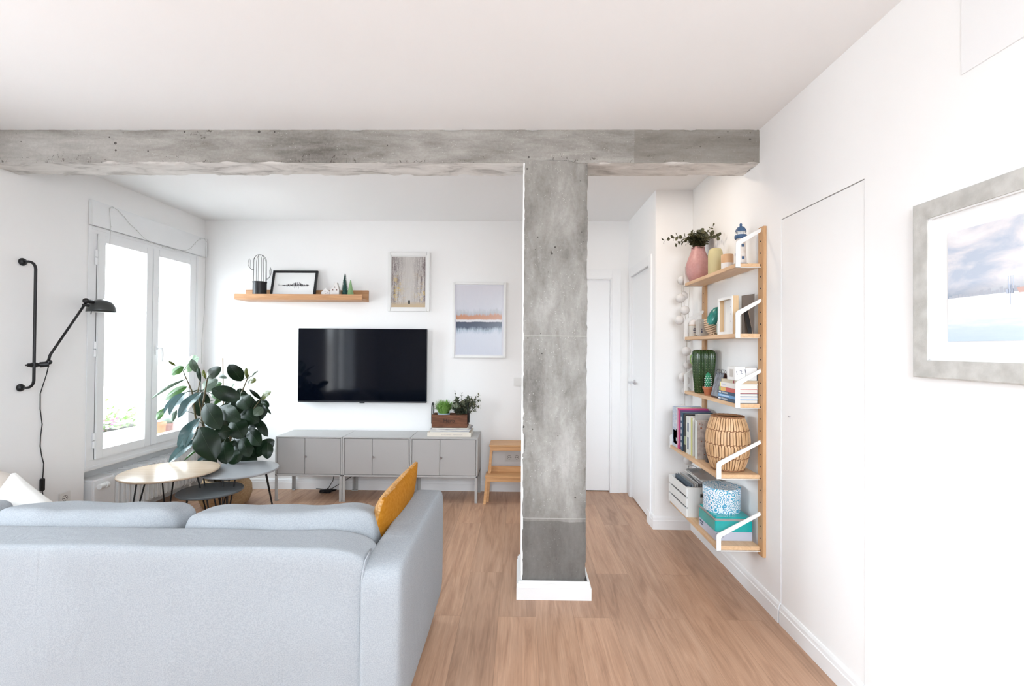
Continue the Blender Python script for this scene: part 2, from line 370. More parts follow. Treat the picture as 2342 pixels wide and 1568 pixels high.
# left wall with the window, the radiator niche below it and a balcony door opening out of view
m = MB()
WY0, WY1, WZ0, WZ1 = 3.345, 4.455, .50, 2.205
BY0, BY1, BZ1 = .50, 1.50, 2.20
X0 = XL-.3
m.box(X0, XL, YR, BY0, 0, ZC).box(X0, XL, BY0, BY1, BZ1, ZC).box(X0, XL, BY1, 3.323, 0, ZC)
XO = XL-.14
m.box(XO, XL, 3.323, YK, WZ1, ZC).box(X0, XL, 3.323, WY0, .474, WZ1).box(XO, XL, WY1, YK, .474, WZ1).box(XO, XL, WY0, WY1, .474, WZ0)
m.box(XO, XL-.13, 3.323, YK, 0, .474)
struct(m.build('wall_left', M['wall']), 'white wall with the window and radiator niche')
m = MB(); m.box(XL-.3, RX0, YR-.15, YR, 0, ZC).box(RX0, RX1, YR-.15, YR, RZ1, ZC).box(RX0, RX1, YR-.15, YR, 0, RZ0).box(RX1, XR+.3, YR-.15, YR, 0, ZC)
struct(m.build('wall_front', M['wall']), 'white wall behind the viewer')
# back wall with hall door opening
m = MB(); m.box(XL-.14, .13, YK, YK+.15, 0, ZC).box(.13, .885, YK, YK+.15, 2.045, ZC).box(.885, XH+.1, YK, YK+.15, 0, ZC).box(.13, .885, YK+.12, YK+.15, 0, 2.045)
struct(m.build('wall_back', M['wall']), 'white back wall carrying the television')
# hall block: face towards the room and side with the second door
m = MB(); m.box(XR+.2, XR+.3, YH+.10, YK+.15, 0, ZC).box(XH+.1, XR+.2, YK, YK+.15, 0, ZC).box(XH, XR+.3, YH, YH+.10, 0, ZC).box(XH, XH+.12, YH+.10, 3.80, 0, ZC).box(XH, XH+.12, 3.80, 4.475, 2.05, ZC).box(XH, XH+.12, 4.475, YK, 0, ZC)
struct(m.build('wall_hall', M['wall']), 'white wall corner that juts out beside the hall')
# right wall with the flush hidden door
DY0, DY1, DZ = 1.852, 2.436, 2.03
m = MB(); m.box(XR, XR+.2, YR, DY0, 0, ZC).box(XR, XR+.2, DY1, YH, 0, ZC).box(XR, XR+.2, DY0, DY1, DZ, ZC)
struct(m.build('wall_right', M['wall']), 'white right wall with flush door')
def base_x(mb, x, sgn, y0, y1):      # skirting on a wall x = const, room lies on side sgn
    pr = [(x, 0), (x+sgn*.015, 0), (x+sgn*.015, .066), (x+sgn*.012, .070), (x+sgn*.010, .086), (x+sgn*.005, .097), (x, .098)]
    return mb.prism([(p[0], p[1]) for p in pr], 'y', y0, y1)
def base_y(mb, y, sgn, x0, x1):
    pr = [(y, 0), (y+sgn*.015, 0), (y+sgn*.015, .066), (y+sgn*.012, .070), (y+sgn*.010, .086), (y+sgn*.005, .097), (y, .098)]
    return mb.prism([(p[0], p[1]) for p in pr], 'x', x0, x1)
d = rbox('door_1', M['wall'], XR+.002, XR+.035, DY0+.003, DY1-.004, .006, DZ-.004); struct(d, 'flush white hidden door in the right wall')
mb = MB(); base_x(mb, XR+.002, -1, DY0+.003, DY1-.010); mb.build('kickboard', M['trim'], d)
MB().tube([(XR+.002, 2.358, 1.045), (XR-.006, 2.358, 1.045)], .004, 10).build('latch', M['steel'], d)
struct(rbox('trim_1', M['dark'], XR+.04, XR+.06, DY0-.02, DY1+.02, 0, DZ+.02), 'shadow gap lining behind the hidden door')
struct(base_x(MB(), XR, -1, DY1, YH).build('baseboard_right', M['trim']), 'white skirting along the right wall below the shelves')
struct(base_x(MB(), XR, -1, YR, DY0).build('baseboard_right', M['trim']), 'white skirting along the near right wall')
mb = MB(); base_y(mb, YH, -1, XH-.015, XR-.015); base_x(mb, XH, -1, YH+.0005, 3.755)
struct(mb.build('baseboard_hall', M['trim']), 'white skirting around the hall corner')
mb = MB(); base_y(mb, YK, -1, XL, .05)
struct(mb.build('baseboard_back', M['trim']), 'white skirting along the television wall')
mb = MB(); base_x(mb, XL, 1, BY1+.05, 3.323)
struct(mb.build('baseboard_left', M['trim']), 'white skirting along the window wall')
struct(rbox('trim_2', M['trim'], XR-.003, XR, .80, 1.446, 2.196, 2.46, .001), 'flat white cover plate high on the right wall')
# hall doors
def casing(name, mb, label): return struct(mb.build(name, M['trim'], angle=30), label)
d3 = rbox('door_3', M['trim'], .135, .867, YK+.04, YK+.075, .008, 2.030); struct(d3, 'white panel door at the end of the hall')
mb = MB()
for a, b, c_, d_ in ((.055, .135, 0, 2.125), (.880, .962, 0, 2.125), (.1352, .8798, 2.04, 2.125)):
    mb.box(a, b, YK-.014, YK-.0005, c_, d_, 0, .002)
mb.box(.868, .8795, YK-.006, YK+.05, 0, 2.030).box(.1355, .8795, YK-.006, YK+.05, 2.0305, 2.0395)
mb.build('door_frame', M['trim'], d3, angle=30)
d2 = rbox('door_2', M['trim'], XH+.012, XH+.047, 3.838, 4.44, .008, 2.035); struct(d2, 'white hall door with a chrome lever handle')
mb = MB()
for a, b, c_, d_ in ((3.76, 3.832, .1005, 2.115), (4.446, 4.52, 0, 2.115), (3.8322, 4.4458, 2.037, 2.115)):
    mb.box(XH-.013, XH-.0005, a, b, c_, d_, 0, .002)
mb.box(XH-.018, XH-.0005, 3.757, 3.834, 0, .10)
mb.box(XH+.0, XH+.045, 3.828, 3.838, 0, 2.037).box(XH+.0, XH+.045, 4.440, 4.450, 0, 2.037).box(XH, XH+.045, 3.8385, 4.4395, 2.037, 2.046)
mb.build('door_frame', M['trim'], d2, angle=30)
mb = MB(); hy, hz = 4.36, 1.065
mb.tube([(XH+.012, hy, hz), (XH+.004, hy, hz)], .024, 20).tube([(XH+.004, hy, hz), (XH-.045, hy, hz)], .009, 12)
mb.tube([(XH-.045, hy+.004, hz), (XH-.045, hy-.115, hz)], .009, 12)
mb.build('door_handle', M['steel'], d2, smooth=True, angle=40)

# ---------------------------------------------------------------- concrete beam and column
def rough_block(name, mtl, x0, x1, y0, y1, z0, z1, st, amp, seed, label, soffit_mat=None):
    nx, ny, nz = [max(1, int(round((b-a)/st))) for a, b in ((x0, x1), (y0, y1), (z0, z1))]
    bm = bmesh.new(); V = {}
    def vert(i, j, k):
        if (i, j, k) not in V:
            p = Vector((x0+(x1-x0)*i/nx, y0+(y1-y0)*j/ny, z0+(z1-z0)*k/nz))
            on = (i in (0, nx))+(j in (0, ny))+(k in (0, nz))
            a = amp*(1.0 if on > 1 else .35)
            q = noise.noise_vector(p*22+Vector((seed, 0, 0)))*a + noise.noise_vector(p*70+Vector((0, seed, 0)))*a*.7
            if on > 1:      # broken arrises
                e = noise.noise(p*9+Vector((seed, seed, 0)))
                if e > .15:
                    cen = Vector(((x0+x1)/2 if i in (0, nx) else p.x, (y0+y1)/2 if j in (0, ny) else p.y, (z0+z1)/2 if k in (0, nz) else p.z))
                    q += (cen-p).normalized()*min(.014, (e-.15)*.06)
            V[(i, j, k)] = bm.verts.new(p+q)
        return V[(i, j, k)]
    for i in range(nx):
        for k in range(nz):
            for j in (0, ny): bm.faces.new((vert(i, j, k), vert(i+1, j, k), vert(i+1, j, k+1), vert(i, j, k+1)))
    for j in range(ny):
        for k in range(nz):
            for i in (0, nx): bm.faces.new((vert(i, j, k), vert(i, j+1, k), vert(i, j+1, k+1), vert(i, j, k+1)))
    for i in range(nx):
        for j in range(ny):
            for k in (0, nz):
                f_ = bm.faces.new((vert(i, j, k), vert(i+1, j, k), vert(i+1, j+1, k), vert(i, j+1, k)))
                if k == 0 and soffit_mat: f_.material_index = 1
    bmesh.ops.recalc_face_normals(bm, faces=bm.faces)
    me = bpy.data.meshes.new(name); bm.to_mesh(me); bm.free(); me.materials.append(mtl)
    for p in me.polygons: p.use_smooth = True
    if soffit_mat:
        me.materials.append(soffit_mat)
    me.set_sharp_from_angle(angle=math.radians(50))
    o = bpy.data.objects.new(name, me); COL.objects.link(o); return struct(o, label)
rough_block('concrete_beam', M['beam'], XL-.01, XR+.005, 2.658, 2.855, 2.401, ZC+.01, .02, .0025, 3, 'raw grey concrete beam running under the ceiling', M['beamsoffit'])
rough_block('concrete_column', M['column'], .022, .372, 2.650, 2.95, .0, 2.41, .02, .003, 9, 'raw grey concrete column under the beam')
struct(rbox('trim_3', M['wall'], .014, .026, 2.652, 2.955, .09, 2.40, .002), 'white plaster side of the concrete column')
mb = MB(); x0, x1, y0, y1 = .008, .384, 2.634, 2.958
for (k, z0_, z1_, t) in ((0, 0, .066, .016), (1, .066, .086, .011), (2, .086, .098, .006)):
    mb.box(x0-t, x1+t, y0-t, y0+.004, z0_, z1_).box(x0-t, x1+t, y1-.004, y1+t, z0_, z1_).box(x0-t, x0+.004, y0+.004, y1-.004, z0_, z1_).box(x1-.004, x1+t, y0+.004, y1-.004, z0_, z1_)
struct(mb.build('baseboard_column', M['trim']), 'white skirting around the concrete column')

# ---------------------------------------------------------------- window
wf = MB(); 
for a, b, c_, d_ in ((3.346, 3.392, .5455, 2.1715), (4.424, 4.454, .5455, 2.1715), (3.346, 4.454, .501, .545), (3.346, 4.454, 2.172, 2.204)):
    wf.box(XL-.07, XL+.004, a, b, c_, d_)
for a, b, c_, d_ in ((3.325, 3.350, .5065, 2.220), (4.450, 4.480, .5065, 2.220), (3.325, 4.480, .485, .506), (3.3505, 4.4495, 2.195, 2.220)):
    wf.box(XL+.0005, XL+.007, a, b, c_, d_, 0, .002)
wf = wf.build('window_1', M['pvc'], angle=30); struct(wf, 'white two leaf casement window')
def leaf(y0, y1, gy0, gy1):
    mb = MB(); a, b = XL-.045, XL+.018
    mb.box(a, b, y0, gy0, .547, 2.17, 0, .003).box(a, b, gy1, y1, .547, 2.17, 0, .003)
    mb.box(a, b-.0005, gy0+.0002, gy1-.0002, .547, .612).box(a, b-.0005, gy0+.0002, gy1-.0002, 2.117, 2.17)
    l = mb.build('window_leaf', M['pvc'], wf, angle=30)
    rbox('window_pane', M['glass'], XL-.014, XL-.010, gy0-.002, gy1+.002, .610, 2.119, 0, l)
    return l
l1 = leaf(3.394, 3.906, 3.455, 3.842); l2 = leaf(3.911, 4.422, 3.977, 4.352)
rbox('gasket', M['dark'], XL-.03, XL+.012, 3.9062, 3.9108, .549, 2.168, 0, wf); rbox('gasket', M['dark'], XL-.03, XL+.006, 3.3922, 3.3938, .549, 2.168, 0, wf); rbox('gasket', M['rubber'], XL-.03, XL+.006, 4.4222, 4.4238, .549, 2.168, 0, wf)
mb = MB(); hx = XL+.018
mb.box(hx, hx+.010, 3.935, 3.962, 1.29, 1.37, 0, .003).tube([(hx+.008, 3.948, 1.345), (hx+.045, 3.948, 1.345)], .008, 10)
mb.tube([(hx+.045, 3.948, 1.352), (hx+.048, 3.958, 1.335), (hx+.046, 3.962, 1.28), (hx+.042, 3.962, 1.235)], .009, 10)
mb.build('window_handle', M['pvc'], l2, smooth=True, angle=50)
for z in (2.0, 1.34, .685):
    mb = MB()
    for dz in (-.054, .003): mb.tube([(XL+.012, 3.383, z+dz), (XL+.012, 3.383, z+dz+.051)], .0095, 10)
    mb.build('window_hinge', M['pvc'], l1, angle=40)
struct(rbox('trim_4', M['pvc'], XL+.0005, XL+.028, 3.326, 4.572, 2.222, 2.400, .003), 'white roller shutter cover above the window')
mb = MB(); mb.box(XL-.6, XL-.141, 3.36, 5.3, .44, .47)
struct(mb.build('trim_5', M['trim']), 'white ledge outside the window')
struct(rbox('trim_6', M['pvc'], XL-.185, XL-.142, 4.450, 4.478, .475, 2.20), 'white shutter guide outside the window')
# balcony door out of view with a sheer curtain (seen only as a reflection in the television)
mb = MB()
for a, b, c_, d_ in ((BY0, BY0+.06, 0, BZ1), (BY1-.06, BY1, 0, BZ1), ((BY0+BY1)/2-.05, (BY0+BY1)/2+.05, 0, BZ1), (BY0, BY1, BZ1-.06, BZ1), (BY0, BY1, 0, .07)):
    mb.box(XL-.08, XL-.02, a, b, c_, d_)
w2 = struct(mb.build('window_2', M['pvc']), 'white balcony door out of view to the left')
mb = MB()
for a, b, c_, d_ in ((RX0, RX0+.05, RZ0, RZ1), (RX1-.05, RX1, RZ0, RZ1), ((RX0+RX1)/2-.03, (RX0+RX1)/2+.03, RZ0, RZ1), (RX0, RX1, RZ0, RZ0+.05), (RX0, RX1, RZ1-.05, RZ1)):
    mb.box(a, b, YR-.10, YR-.04, c_, d_)
struct(mb.build('added_rear_window', M['pvc']), 'white window added behind the viewer for fill daylight')
mb = MB(); n = 60
vs = []
for i in range(n+1):
    y = .46+.55*i/n; x = XL+.09+.022*math.sin(i*1.15)+.008*math.sin(i*2.7)
    vs += [(x, y, .03), (x, y, 2.35)]
mb.add(vs, [(2*i, 2*i+2, 2*i+3, 2*i+1) for i in range(n)])
tag(mb.build('curtain', M['curtain'], smooth=True), 'white sheer curtain beside the balcony door left of the viewer', 'curtain')

# outside on the ledge: planter with flowers, terracotta pots
M['flowerpink'] = mat('pink_petals', (.55, .12, .35), .6); M['flowerwhite'] = mat('white_petals', (.85, .82, .85), .6); M['plantgreen'] = mat('planter_leaves', (.16, .32, .08), .5, var=(20, (.3, .42, .14)))
M['terracotta'] = mat('terracotta', (.42, .13, .05), .8, var=(30, (.5, .17, .08))); M['brownpot'] = mat('brown_plastic_pot', (.16, .07, .055), .5)
random.seed(11)
px = XL-.42
t = thing('flower_planter', 'long white planter of leafy flowers outside the left window pane', 'planter', (px, 4.02, .47))
mb = MB(); mb.box(px-.09, px+.09, 3.50, 4.30, .47, .655, 0, .006).build('trough', M['white'], t, angle=40)
rbox('planter_soil', M['soil'], px-.08, px+.08, 3.51, 4.29, .655, .662, 0, t)
mb = MB(); fl = MB()
def leafblob(mb, p, r, mi=0):
    n = Vector((random.gauss(0, 1), random.gauss(0, 1), random.gauss(0, .7)+.6)).normalized(); a = n.orthogonal().normalized(); b = n.cross(a)
    mb.add([Vector(p)+a*r, Vector(p)+b*r*.55+n*r*.15, Vector(p)-a*r, Vector(p)-b*r*.55+n*r*.15, ], [(0, 1, 2, 3)], mi)
for i in range(420):
    y = random.uniform(3.48, 4.32); h = abs(random.gauss(.0, .085)); r = random.uniform(.014, .028)
    leafblob(mb, (px+random.gauss(0, .06), y, .665+h), r)
for i in range(26):
    y = random.uniform(3.5, 4.3); h = random.uniform(.05, .24)
    x = px+random.gauss(0, .04); mb.tube([(x, y, .66), (x+random.gauss(0, .02), y+random.gauss(0, .02), .66+h)], .0015, 5)
mb.build('foliage', M['plantgreen'], t)
for i in range(60):
    y = random.choice((random.uniform(3.86, 4.06), random.uniform(3.7, 4.1))); p = (px+random.uniform(.0, .1), y, random.uniform(.66, .76)); mi = 0 if i % 3 else 1
    for k in range(4): leafblob(fl, (p[0]+random.gauss(0, .006), p[1]+random.gauss(0, .006), p[2]), .011, mi)
fl.build('blossom', [M['flowerpink'], M['flowerwhite']], t)
def pot(name, label, c, prof, mtl, cat='flower pot'):
    return tag(MB().lathe(prof, c, 28).build(name, mtl, smooth=True, angle=40), label, cat)
qx = -3.335
pot('flower_pot', 'small tan clay pot outside the right window pane', (qx, 4.395, .47), [(0, 0), (.038, 0), (.048, .16), (.054, .16), (.054, .185), (.046, .185), (.043, .16), (0, .16)], M['terracotta'])
t = thing('potted_cactus', 'low brown pot with pale rounded cactus outside the right window pane', 'potted plant', (qx-.05, 4.56, .47))
MB().lathe([(0, 0), (.05, 0), (.062, .13), (.067, .13), (.067, .155), (0, .155)], (qx-.05, 4.56, .47), 28).build('pot', M['brownpot'], t, angle=40)
MB().lathe([(.0, .153), (.045, .155), (.055, .18), (.042, .205), (.0, .218)], (qx-.05, 4.56, .47), 30, rib=(10, .05)).build('cactus_body', M['leafpale'], t, smooth=True)
o = MB().lathe([(.0, 0), (.075, 0), (.100, .12), (.110, .12), (.110, .15), (.100, .15), (.095, .12), (0, .1)], (qx, 0, 0), 28).build('flower_pot', M['terracotta'], smooth=True, angle=40, origin=(qx, 0, .07))
o.location = (qx-.03, 4.74, .47+.112); o.rotation_euler = (math.radians(80), 0, math.radians(35)); tag(o, 'larger terracotta pot lying on its side outside the right window pane', 'flower pot')

# radiator in the niche
t = thing('radiator', 'white ribbed column radiator in the niche under the window', 'radiator', (XL-.03, 3.93, .09))
mb = MB(); n = 19
for i in range(n):
    y = 3.56+i*.0485
    mb.box(XL-.105, XL+.035, y, y+.040, .095, .405, 0, .013)
    mb.box(XL-.09, XL+.02, y-.006, y+.047, .12, .15).box(XL-.09, XL+.02, y-.006, y+.047, .35, .38)
mb.build('radiator_body', M['trim'], t, angle=40)
rbox('end_panel', M['trim'], XL-.105, XL+.035, 3.36, 3.552, .095, .405, .01, t)
mb = MB(); mb.tube([(XL+.035, 3.40, .355), (XL+.06, 3.40, .355)], .012, 14).tube([(XL+.055, 3.385, .355), (XL+.055, 3.43, .355)], .019, 16).tube([(XL+.055, 3.43, .355), (XL+.055, 3.455, .355)], .024, 16)
mb.build('thermostat_valve', M['white'], t, smooth=True, angle=40)
for y in (3.45, 4.40): rbox('foot', M['trim'], XL-.08, XL, y, y+.03, 0, .10, 0, t)

# light string clipped to the shutter cover
LX = XL+.032
t = thing('fairy_lights', 'thin wire string of tiny lights looped over the shutter cover', 'string lights', (LX, 3.95, 2.2))
L1 = [(3.464, 1.9), (3.466, 2.10), (3.472, 2.25), (3.459, 2.378), (3.485, 2.393), (3.531, 2.383), (3.59, 2.35), (3.645, 2.307), (3.708, 2.279), (3.783, 2.232), (3.85, 2.215), (3.98, 2.205), (4.12, 2.21), (4.262, 2.226), (4.33, 2.26), (4.387, 2.32), (4.458, 2.381), (4.52, 2.395), (4.545, 2.375), (4.541, 2.274), (4.539, 1.95), (4.535, 1.748), (4.50, 1.40), (4.498, 1.2)]
mb = MB().tube([(LX+.002, y, z) for y, z in L1], .0017, 6); mb.build('wire', mat('clear_grey_wire', (.60, .60, .58), .4), t, smooth=True)
for i, (y, z) in enumerate(L1[1:-1]): MB().ball((LX+.004, y+.006, z-.006), .004, 0, 8).build('tiny_bulb', M['white'], t, smooth=True)
# ---------------------------------------------------------------- wall lamp
lx, ly = XL+.10, 2.868
t = thing('wall_lamp', 'black metal swing arm wall lamp left of the window', 'lamp', (XL, ly, 1.106))
for z, s in ((1.876, 1), (1.106, -1)):
    mb = MB(); mb.lathe([(0, -.0), (.022, .0), (.024, .006), (.018, .018), (0, .024)], (0, 0, 0), 20)
    mb.v = [(XL+p[2], ly+.012+p[0], z+p[1]) for p in mb.v]
    mb.build('wall_mount', M['black'], t, smooth=True)
rr = .045
path = [(XL+.015, ly+.010, 1.876), (lx-rr, ly, 1.876)]+[(lx-rr+rr*math.sin(a), ly, 1.876-rr+rr*math.cos(a)) for a in (.4, .8, 1.2, PI/2)]
path += [(lx-rr+rr*math.cos(a), ly, 1.106+rr-rr*math.sin(a)) for a in (0, .4, .8, 1.2)]+[(lx-rr, ly, 1.106), (XL+.015, ly+.010, 1.106)]
MB().tube(path, .0078, 12).build('rail', M['black'], t, smooth=True)
mb = MB(); mb.tube([(lx, ly-.035, 1.246), (lx, ly+.035, 1.246)], .011, 12).tube([(lx, ly, 1.232), (lx, ly, 1.260)], .016, 14).tube([(lx, ly+.035, 1.246), (lx+.03, ly+.062, 1.25)], .017, 14).ball((lx+.03, ly+.062, 1.262), .016)
mb.tube([(lx, ly-.05, 1.246), (lx, ly-.035, 1.246)], .005, 8)
mb.build('clamp', M['black'], t, smooth=True, angle=50)
A, B = Vector((lx+.03, ly+.060, 1.275)), Vector((XL+.155, 3.150, 1.652))
MB().tube([A, A+Vector((0, .008, .03)), B], [.008, .0075, .0075], 10).build('arm', M['black'], t, smooth=True)
mb = MB(); mb.ball(B+Vector((0, 0, .012)), .019).tube([B+Vector((0, -.02, -.018)), B+Vector((0, .02, -.018))], .009, 10).tube([B+Vector((0, 0, .012)), B+Vector((0.0, .055, .010))], [.016, .012], 12)
mb.build('joint', M['black'], t, smooth=True, angle=50)
sc_ = (B.x+.0, B.y+.118, B.z-.055)
prof = [(.083, .0), (.082, .016), (.076, .042), (.062, .066), (.038, .082), (.018, .088), (0, .089)]
sh = MB().lathe([(.079, .002)]+prof, sc_, 36); 
shd = sh.build('lamp_shade', mat('dark_grey_enamel', (.055, .06, .06), .3, .3), t, smooth=True)
MB().lathe([(.0785, .001), (.077, .015), (.071, .040), (.057, .062), (.034, .077), (0, .083)], sc_, 36).build('shade_inside', M['white'], shd, smooth=True)
MB().ball((sc_[0], sc_[1], sc_[2]+.022), .022).build('bulb', M['white'], t, smooth=True)
MB().tube([(B.x, B.y+.045, B.z-.03), (B.x, B.y+.038, B.z-.075)], .003, 6).build('switch_lever', M['black'], t)
cp = [(lx+.028, ly+.062, 1.24), (-3.0, 2.99, 1.18), (-3.04, 2.992, 1.058), (-3.045, 2.998, .96), (-3.044, 3.012, .861), (-3.046, 3.005, .79), (-3.046, 3.003, .724), (-3.046, 3.014, .66), (-3.046, 3.028, .607), (-3.046, 3.026, .56), (-3.044, 3.021, .515)]
MB().tube(cp, .0028, 8).build('cable', M['blackwire'], t, smooth=True)
rbox('inline_switch', M['black'], -3.055, -3.035, 3.008, 3.032, .435, .515, .004, t)
MB().tube([(-3.044, 3.02, .437), (-3.046, 3.035, .34), (-3.046, 3.10, .30), (-3.04, 3.172, .312)], .0028, 8).build('cable', M['blackwire'], t, smooth=True)

# ---------------------------------------------------------------- sockets and switch
M['socketplate'] = mat('white_socket_plastic', (.80, .79, .77), .35); M['sockethole'] = mat('grey_socket_recess', (.30, .28, .26), .5)
def socket(name, label, c, axis, gang=1):
    t = thing(name, label, 'socket', c)
    def place(mb):   # local: u along wall, n out of the wall, z
        f = (lambda p: (c[0]+p[0], c[1]-p[1], c[2]+p[2])) if axis == 'y' else (lambda p: (c[0]+p[1], c[1]+p[0], c[2]+p[2]))
        mb.v = [f(p) for p in mb.v]; return mb
    w_ = .082+.071*(gang-1)
    place(MB().box(-w_/2, w_/2, 0, .009, -.041, .041, 0, .003)).build('socket_plate', M['socketplate'], t, angle=40)
    for g in range(gang):
        u = (g-(gang-1)/2)*.071
        mb = MB(); mb.tube([(u, .009, 0), (u, .0096, 0)], .020, 24)
        place(mb).build('socket_well', M['sockethole'], t)
        mb = MB()
        mb.tube([(u, .0096, 0), (u, .0100, 0)], .0165, 24, 1)
        for k in (-1, 1): mb.tube([(u+k*.0085, .0098, 0), (u+k*.0085, .0106, 0)], .0036, 10, 0); mb.box(u-.002, u+.002, .0098, .0106, k*.0135-.0025, k*.0135+.0025, 0)
        place(mb).build('socket_hole', [M['dark'], M['socketplate']], t)
    return t
socket('wall_socket', 'white double socket on the back wall behind the wooden step stool', (-.055, YK, .325), 'y', 2)
socket('wall_socket', 'white socket plate on the left wall just above the sofa cushion, lamp cable going in', (XL, 3.177, .34), 'x', 1)
t = thing('light_switch', 'white square light switch on the back wall beside the concrete column', 'switch', (-.012, YK, 1.045))
MB().box(-.053, .029, YK-.009, YK, 1.004, 1.086, 0, .003).build('switch_plate', M['socketplate'], t, angle=40)
MB().box(-.044, -.0125, YK-.0125, YK-.009, 1.013, 1.077, 0, .001).box(-.0115, .020, YK-.0125, YK-.009, 1.013, 1.077, 0, .001).build('rocker', M['socketplate'], t, angle=40)

# ---------------------------------------------------------------- television and cabinets
t = thing('television', 'large flat black television mounted on the back wall', 'television', (-1.491, YK, .843))
MB().box(-2.105, -.877, 4.518, 4.545, .843, 1.543, 0, .003).build('bezel', M['tvframe'], t, angle=40)
rbox('screen', M['tvscreen'], -2.099, -.883, 4.5165, 4.5185, .858, 1.538, 0, t)
MB().box(-1.9, -1.08, 4.545, 4.57, .90, 1.35, 0, .01).build('back_housing', M['tvframe'], t, angle=40)
rbox('wall_bracket', M['black'], -1.65, -1.33, 4.57, YK-.0005, 1.0, 1.3, 0, t)
MB().box(-1.515, -1.467, 4.517, 4.53, .836, .844, 0, .002).build('sensor', M['black'], t)

CX, CY, CD, CT, CB = -2.161, 4.219, .345, .571, .222
def cabinet(i, label):
    x = CX+.6*i; t = thing('metal_cabinet', label, 'cabinet', (x+.3, CY+CD/2, 0), 'grey cabinets in a row under the television')
    a, b, y0, y1 = x+.0012, x+.5988, CY, CY+CD
    mb = MB(); mb.box(a, b, y0, y1, CT-.012, CT, 0, .002).box(a, b, y0, y1, CB, CB+.016, 0, .002).box(a, a+.014, y0, y1, CB, CT-.012).box(b-.014, b, y0, y1, CB, CT-.012).box(a, b, y1-.006, y1, CB, CT)
    mb.build('body', M['cab'], t, angle=30)
    sx = a+.014+.249
    for k, (p, q) in enumerate(((a+.0165, sx-.001), (sx+.001, b-.0165))):
        dd = rbox('door', M['cabdoor'], p+.001, q-.0008, y0+.0015, y0+.018, CB+.0195, CT-.0155, .001, t)
        if k == 1:
            MB().tube([(sx+.013, y0+.002, .398), (sx+.013, y0-.012, .398)], .006, 12).tube([(sx+.013, y0-.010, .398), (sx+.013, y0-.020, .398)], .011, 16).build('knob', M['steel'], dd, smooth=True, angle=40)
    for (lx0, ly0) in ((a, y0), (b-.025, y0), (a, y1-.025), (b-.025, y1-.025)):
        mb = MB(); ox = lx0 if lx0 < x+.3 else lx0+.0235; oy = ly0 if ly0 < CY+.1 else ly0+.0235
        mb.box(ox, ox+.0015, ly0, ly0+.025, .004, CB).box(lx0, lx0+.025, oy, oy+.0015, .004, CB).box(lx0, lx0+.025, ly0, ly0+.025, 0, .006)
        mb.build('leg', M['cab'], t)
    return t
cabinet(0, 'grey metal cabinet on legs at the left, nearest the ficus')
cabinet(1, 'grey metal cabinet on legs, middle of the three, empty top')
cabinet(2, 'grey metal cabinet on legs at the right, carrying books and planted crate')
t = thing('cable_tangle', 'dark tangle of cables on the floor below the left grey cabinet', 'cable', (-1.78, 4.48, 0))
random.seed(5); mb = MB()
for k in range(4):
    mb.tube([(-1.80+random.gauss(0, .03), 4.48+random.gauss(0, .02), .012+.02*random.random()) for _ in range(12)], .0035, 6)
mb.tube([(-1.80, 4.48, .02), (-1.76, 4.52, .10), (-1.745, 4.56, .24)], .003, 6).tube([(-1.78, 4.48, .02), (-1.6, 4.55, .13), (-1.45, 4.574, .21)], .003, 6)
mb.build('cable', M['blackwire'], t, smooth=True)
rbox('plug_block', M['black'], -1.86, -1.76, 4.45, 4.50, 0, .03, .004, t)

# books, magazines and crate on the right cabinet
def book(name, label, x0, x1, y0, y1, z0, z1, cover, page, spine='y-', group=None, cat='book', th=.0022):
    """closed book; spine faces y- (towards the camera) or x- ; pages show on the other sides"""
    t = thing(name, label, cat, ((x0+x1)/2, (y0+y1)/2, z0), group)
    flat = (z1-z0) < min(x1-x0, y1-y0)
    mb = MB()
    if flat:
        mb.box(x0, x1, y0, y1, z1-th, z1).box(x0, x1, y0, y1, z0, z0+th)
        mb.box(x0, x1, y0, y0+th, z0+th, z1-th) if spine == 'y-' else mb.box(x0, x0+th, y0, y1, z0+th, z1-th)
        pb = (x0+(.003 if spine == 'y-' else th), x1-.003, y0+(th if spine == 'y-' else .003), y1-.003, z0+th, z1-th)
    else:          # standing, thickness along y, spine x-
        mb.box(x0, x1, y0, y0+th, z0, z1).box(x0, x1, y1-th, y1, z0, z1).box(x0, x0+th, y0+th, y1-th, z0, z1)
        pb = (x0+th, x1-.003, y0+th, y1-th, z0+.003, z1-.003)
    mb.build('cover', cover, t); rbox('pages', page, *pb, 0, t); return t
M['page'] = mat('book_pages', (.78, .75, .70), .9, var=(500, (.70, .67, .62), 2), stretch=(.01, .01, 1)); M['pagetan'] = mat('tan_pages', (.60, .45, .30), .9)
M['cream'] = mat('cream_paper_cover', (.76, .69, .60), .7)
M['inkgrey'] = mat('grey_ink', (.42, .38, .36), .7)
RX = Matrix.Rotation(PI/2, 4, 'X')
t = book('coffee_table_book', 'thick cream book with faint spine lettering, bottom of the stack on the cabinet', -.822, -.431, 4.285, 4.545, .5715, .607, M['cream'], M['page'])
MB().text('SOMETHINGS  :  FASHION BOX', .0135, Matrix.Translation((-.60, 4.2847, .589)) @ RX).build('spine_lettering', M['inkgrey'], t)
t = thing('magazine_stack', 'creased grey and white papers between cream book and wooden crate', 'papers', (-.62, 4.41, .6072))
M['paperA'] = mat('grey_white_paper', (.62, .62, .64), .8, var=(25, (.40, .39, .42), 4), stretch=(.4, .4, 3)); random.seed(3)
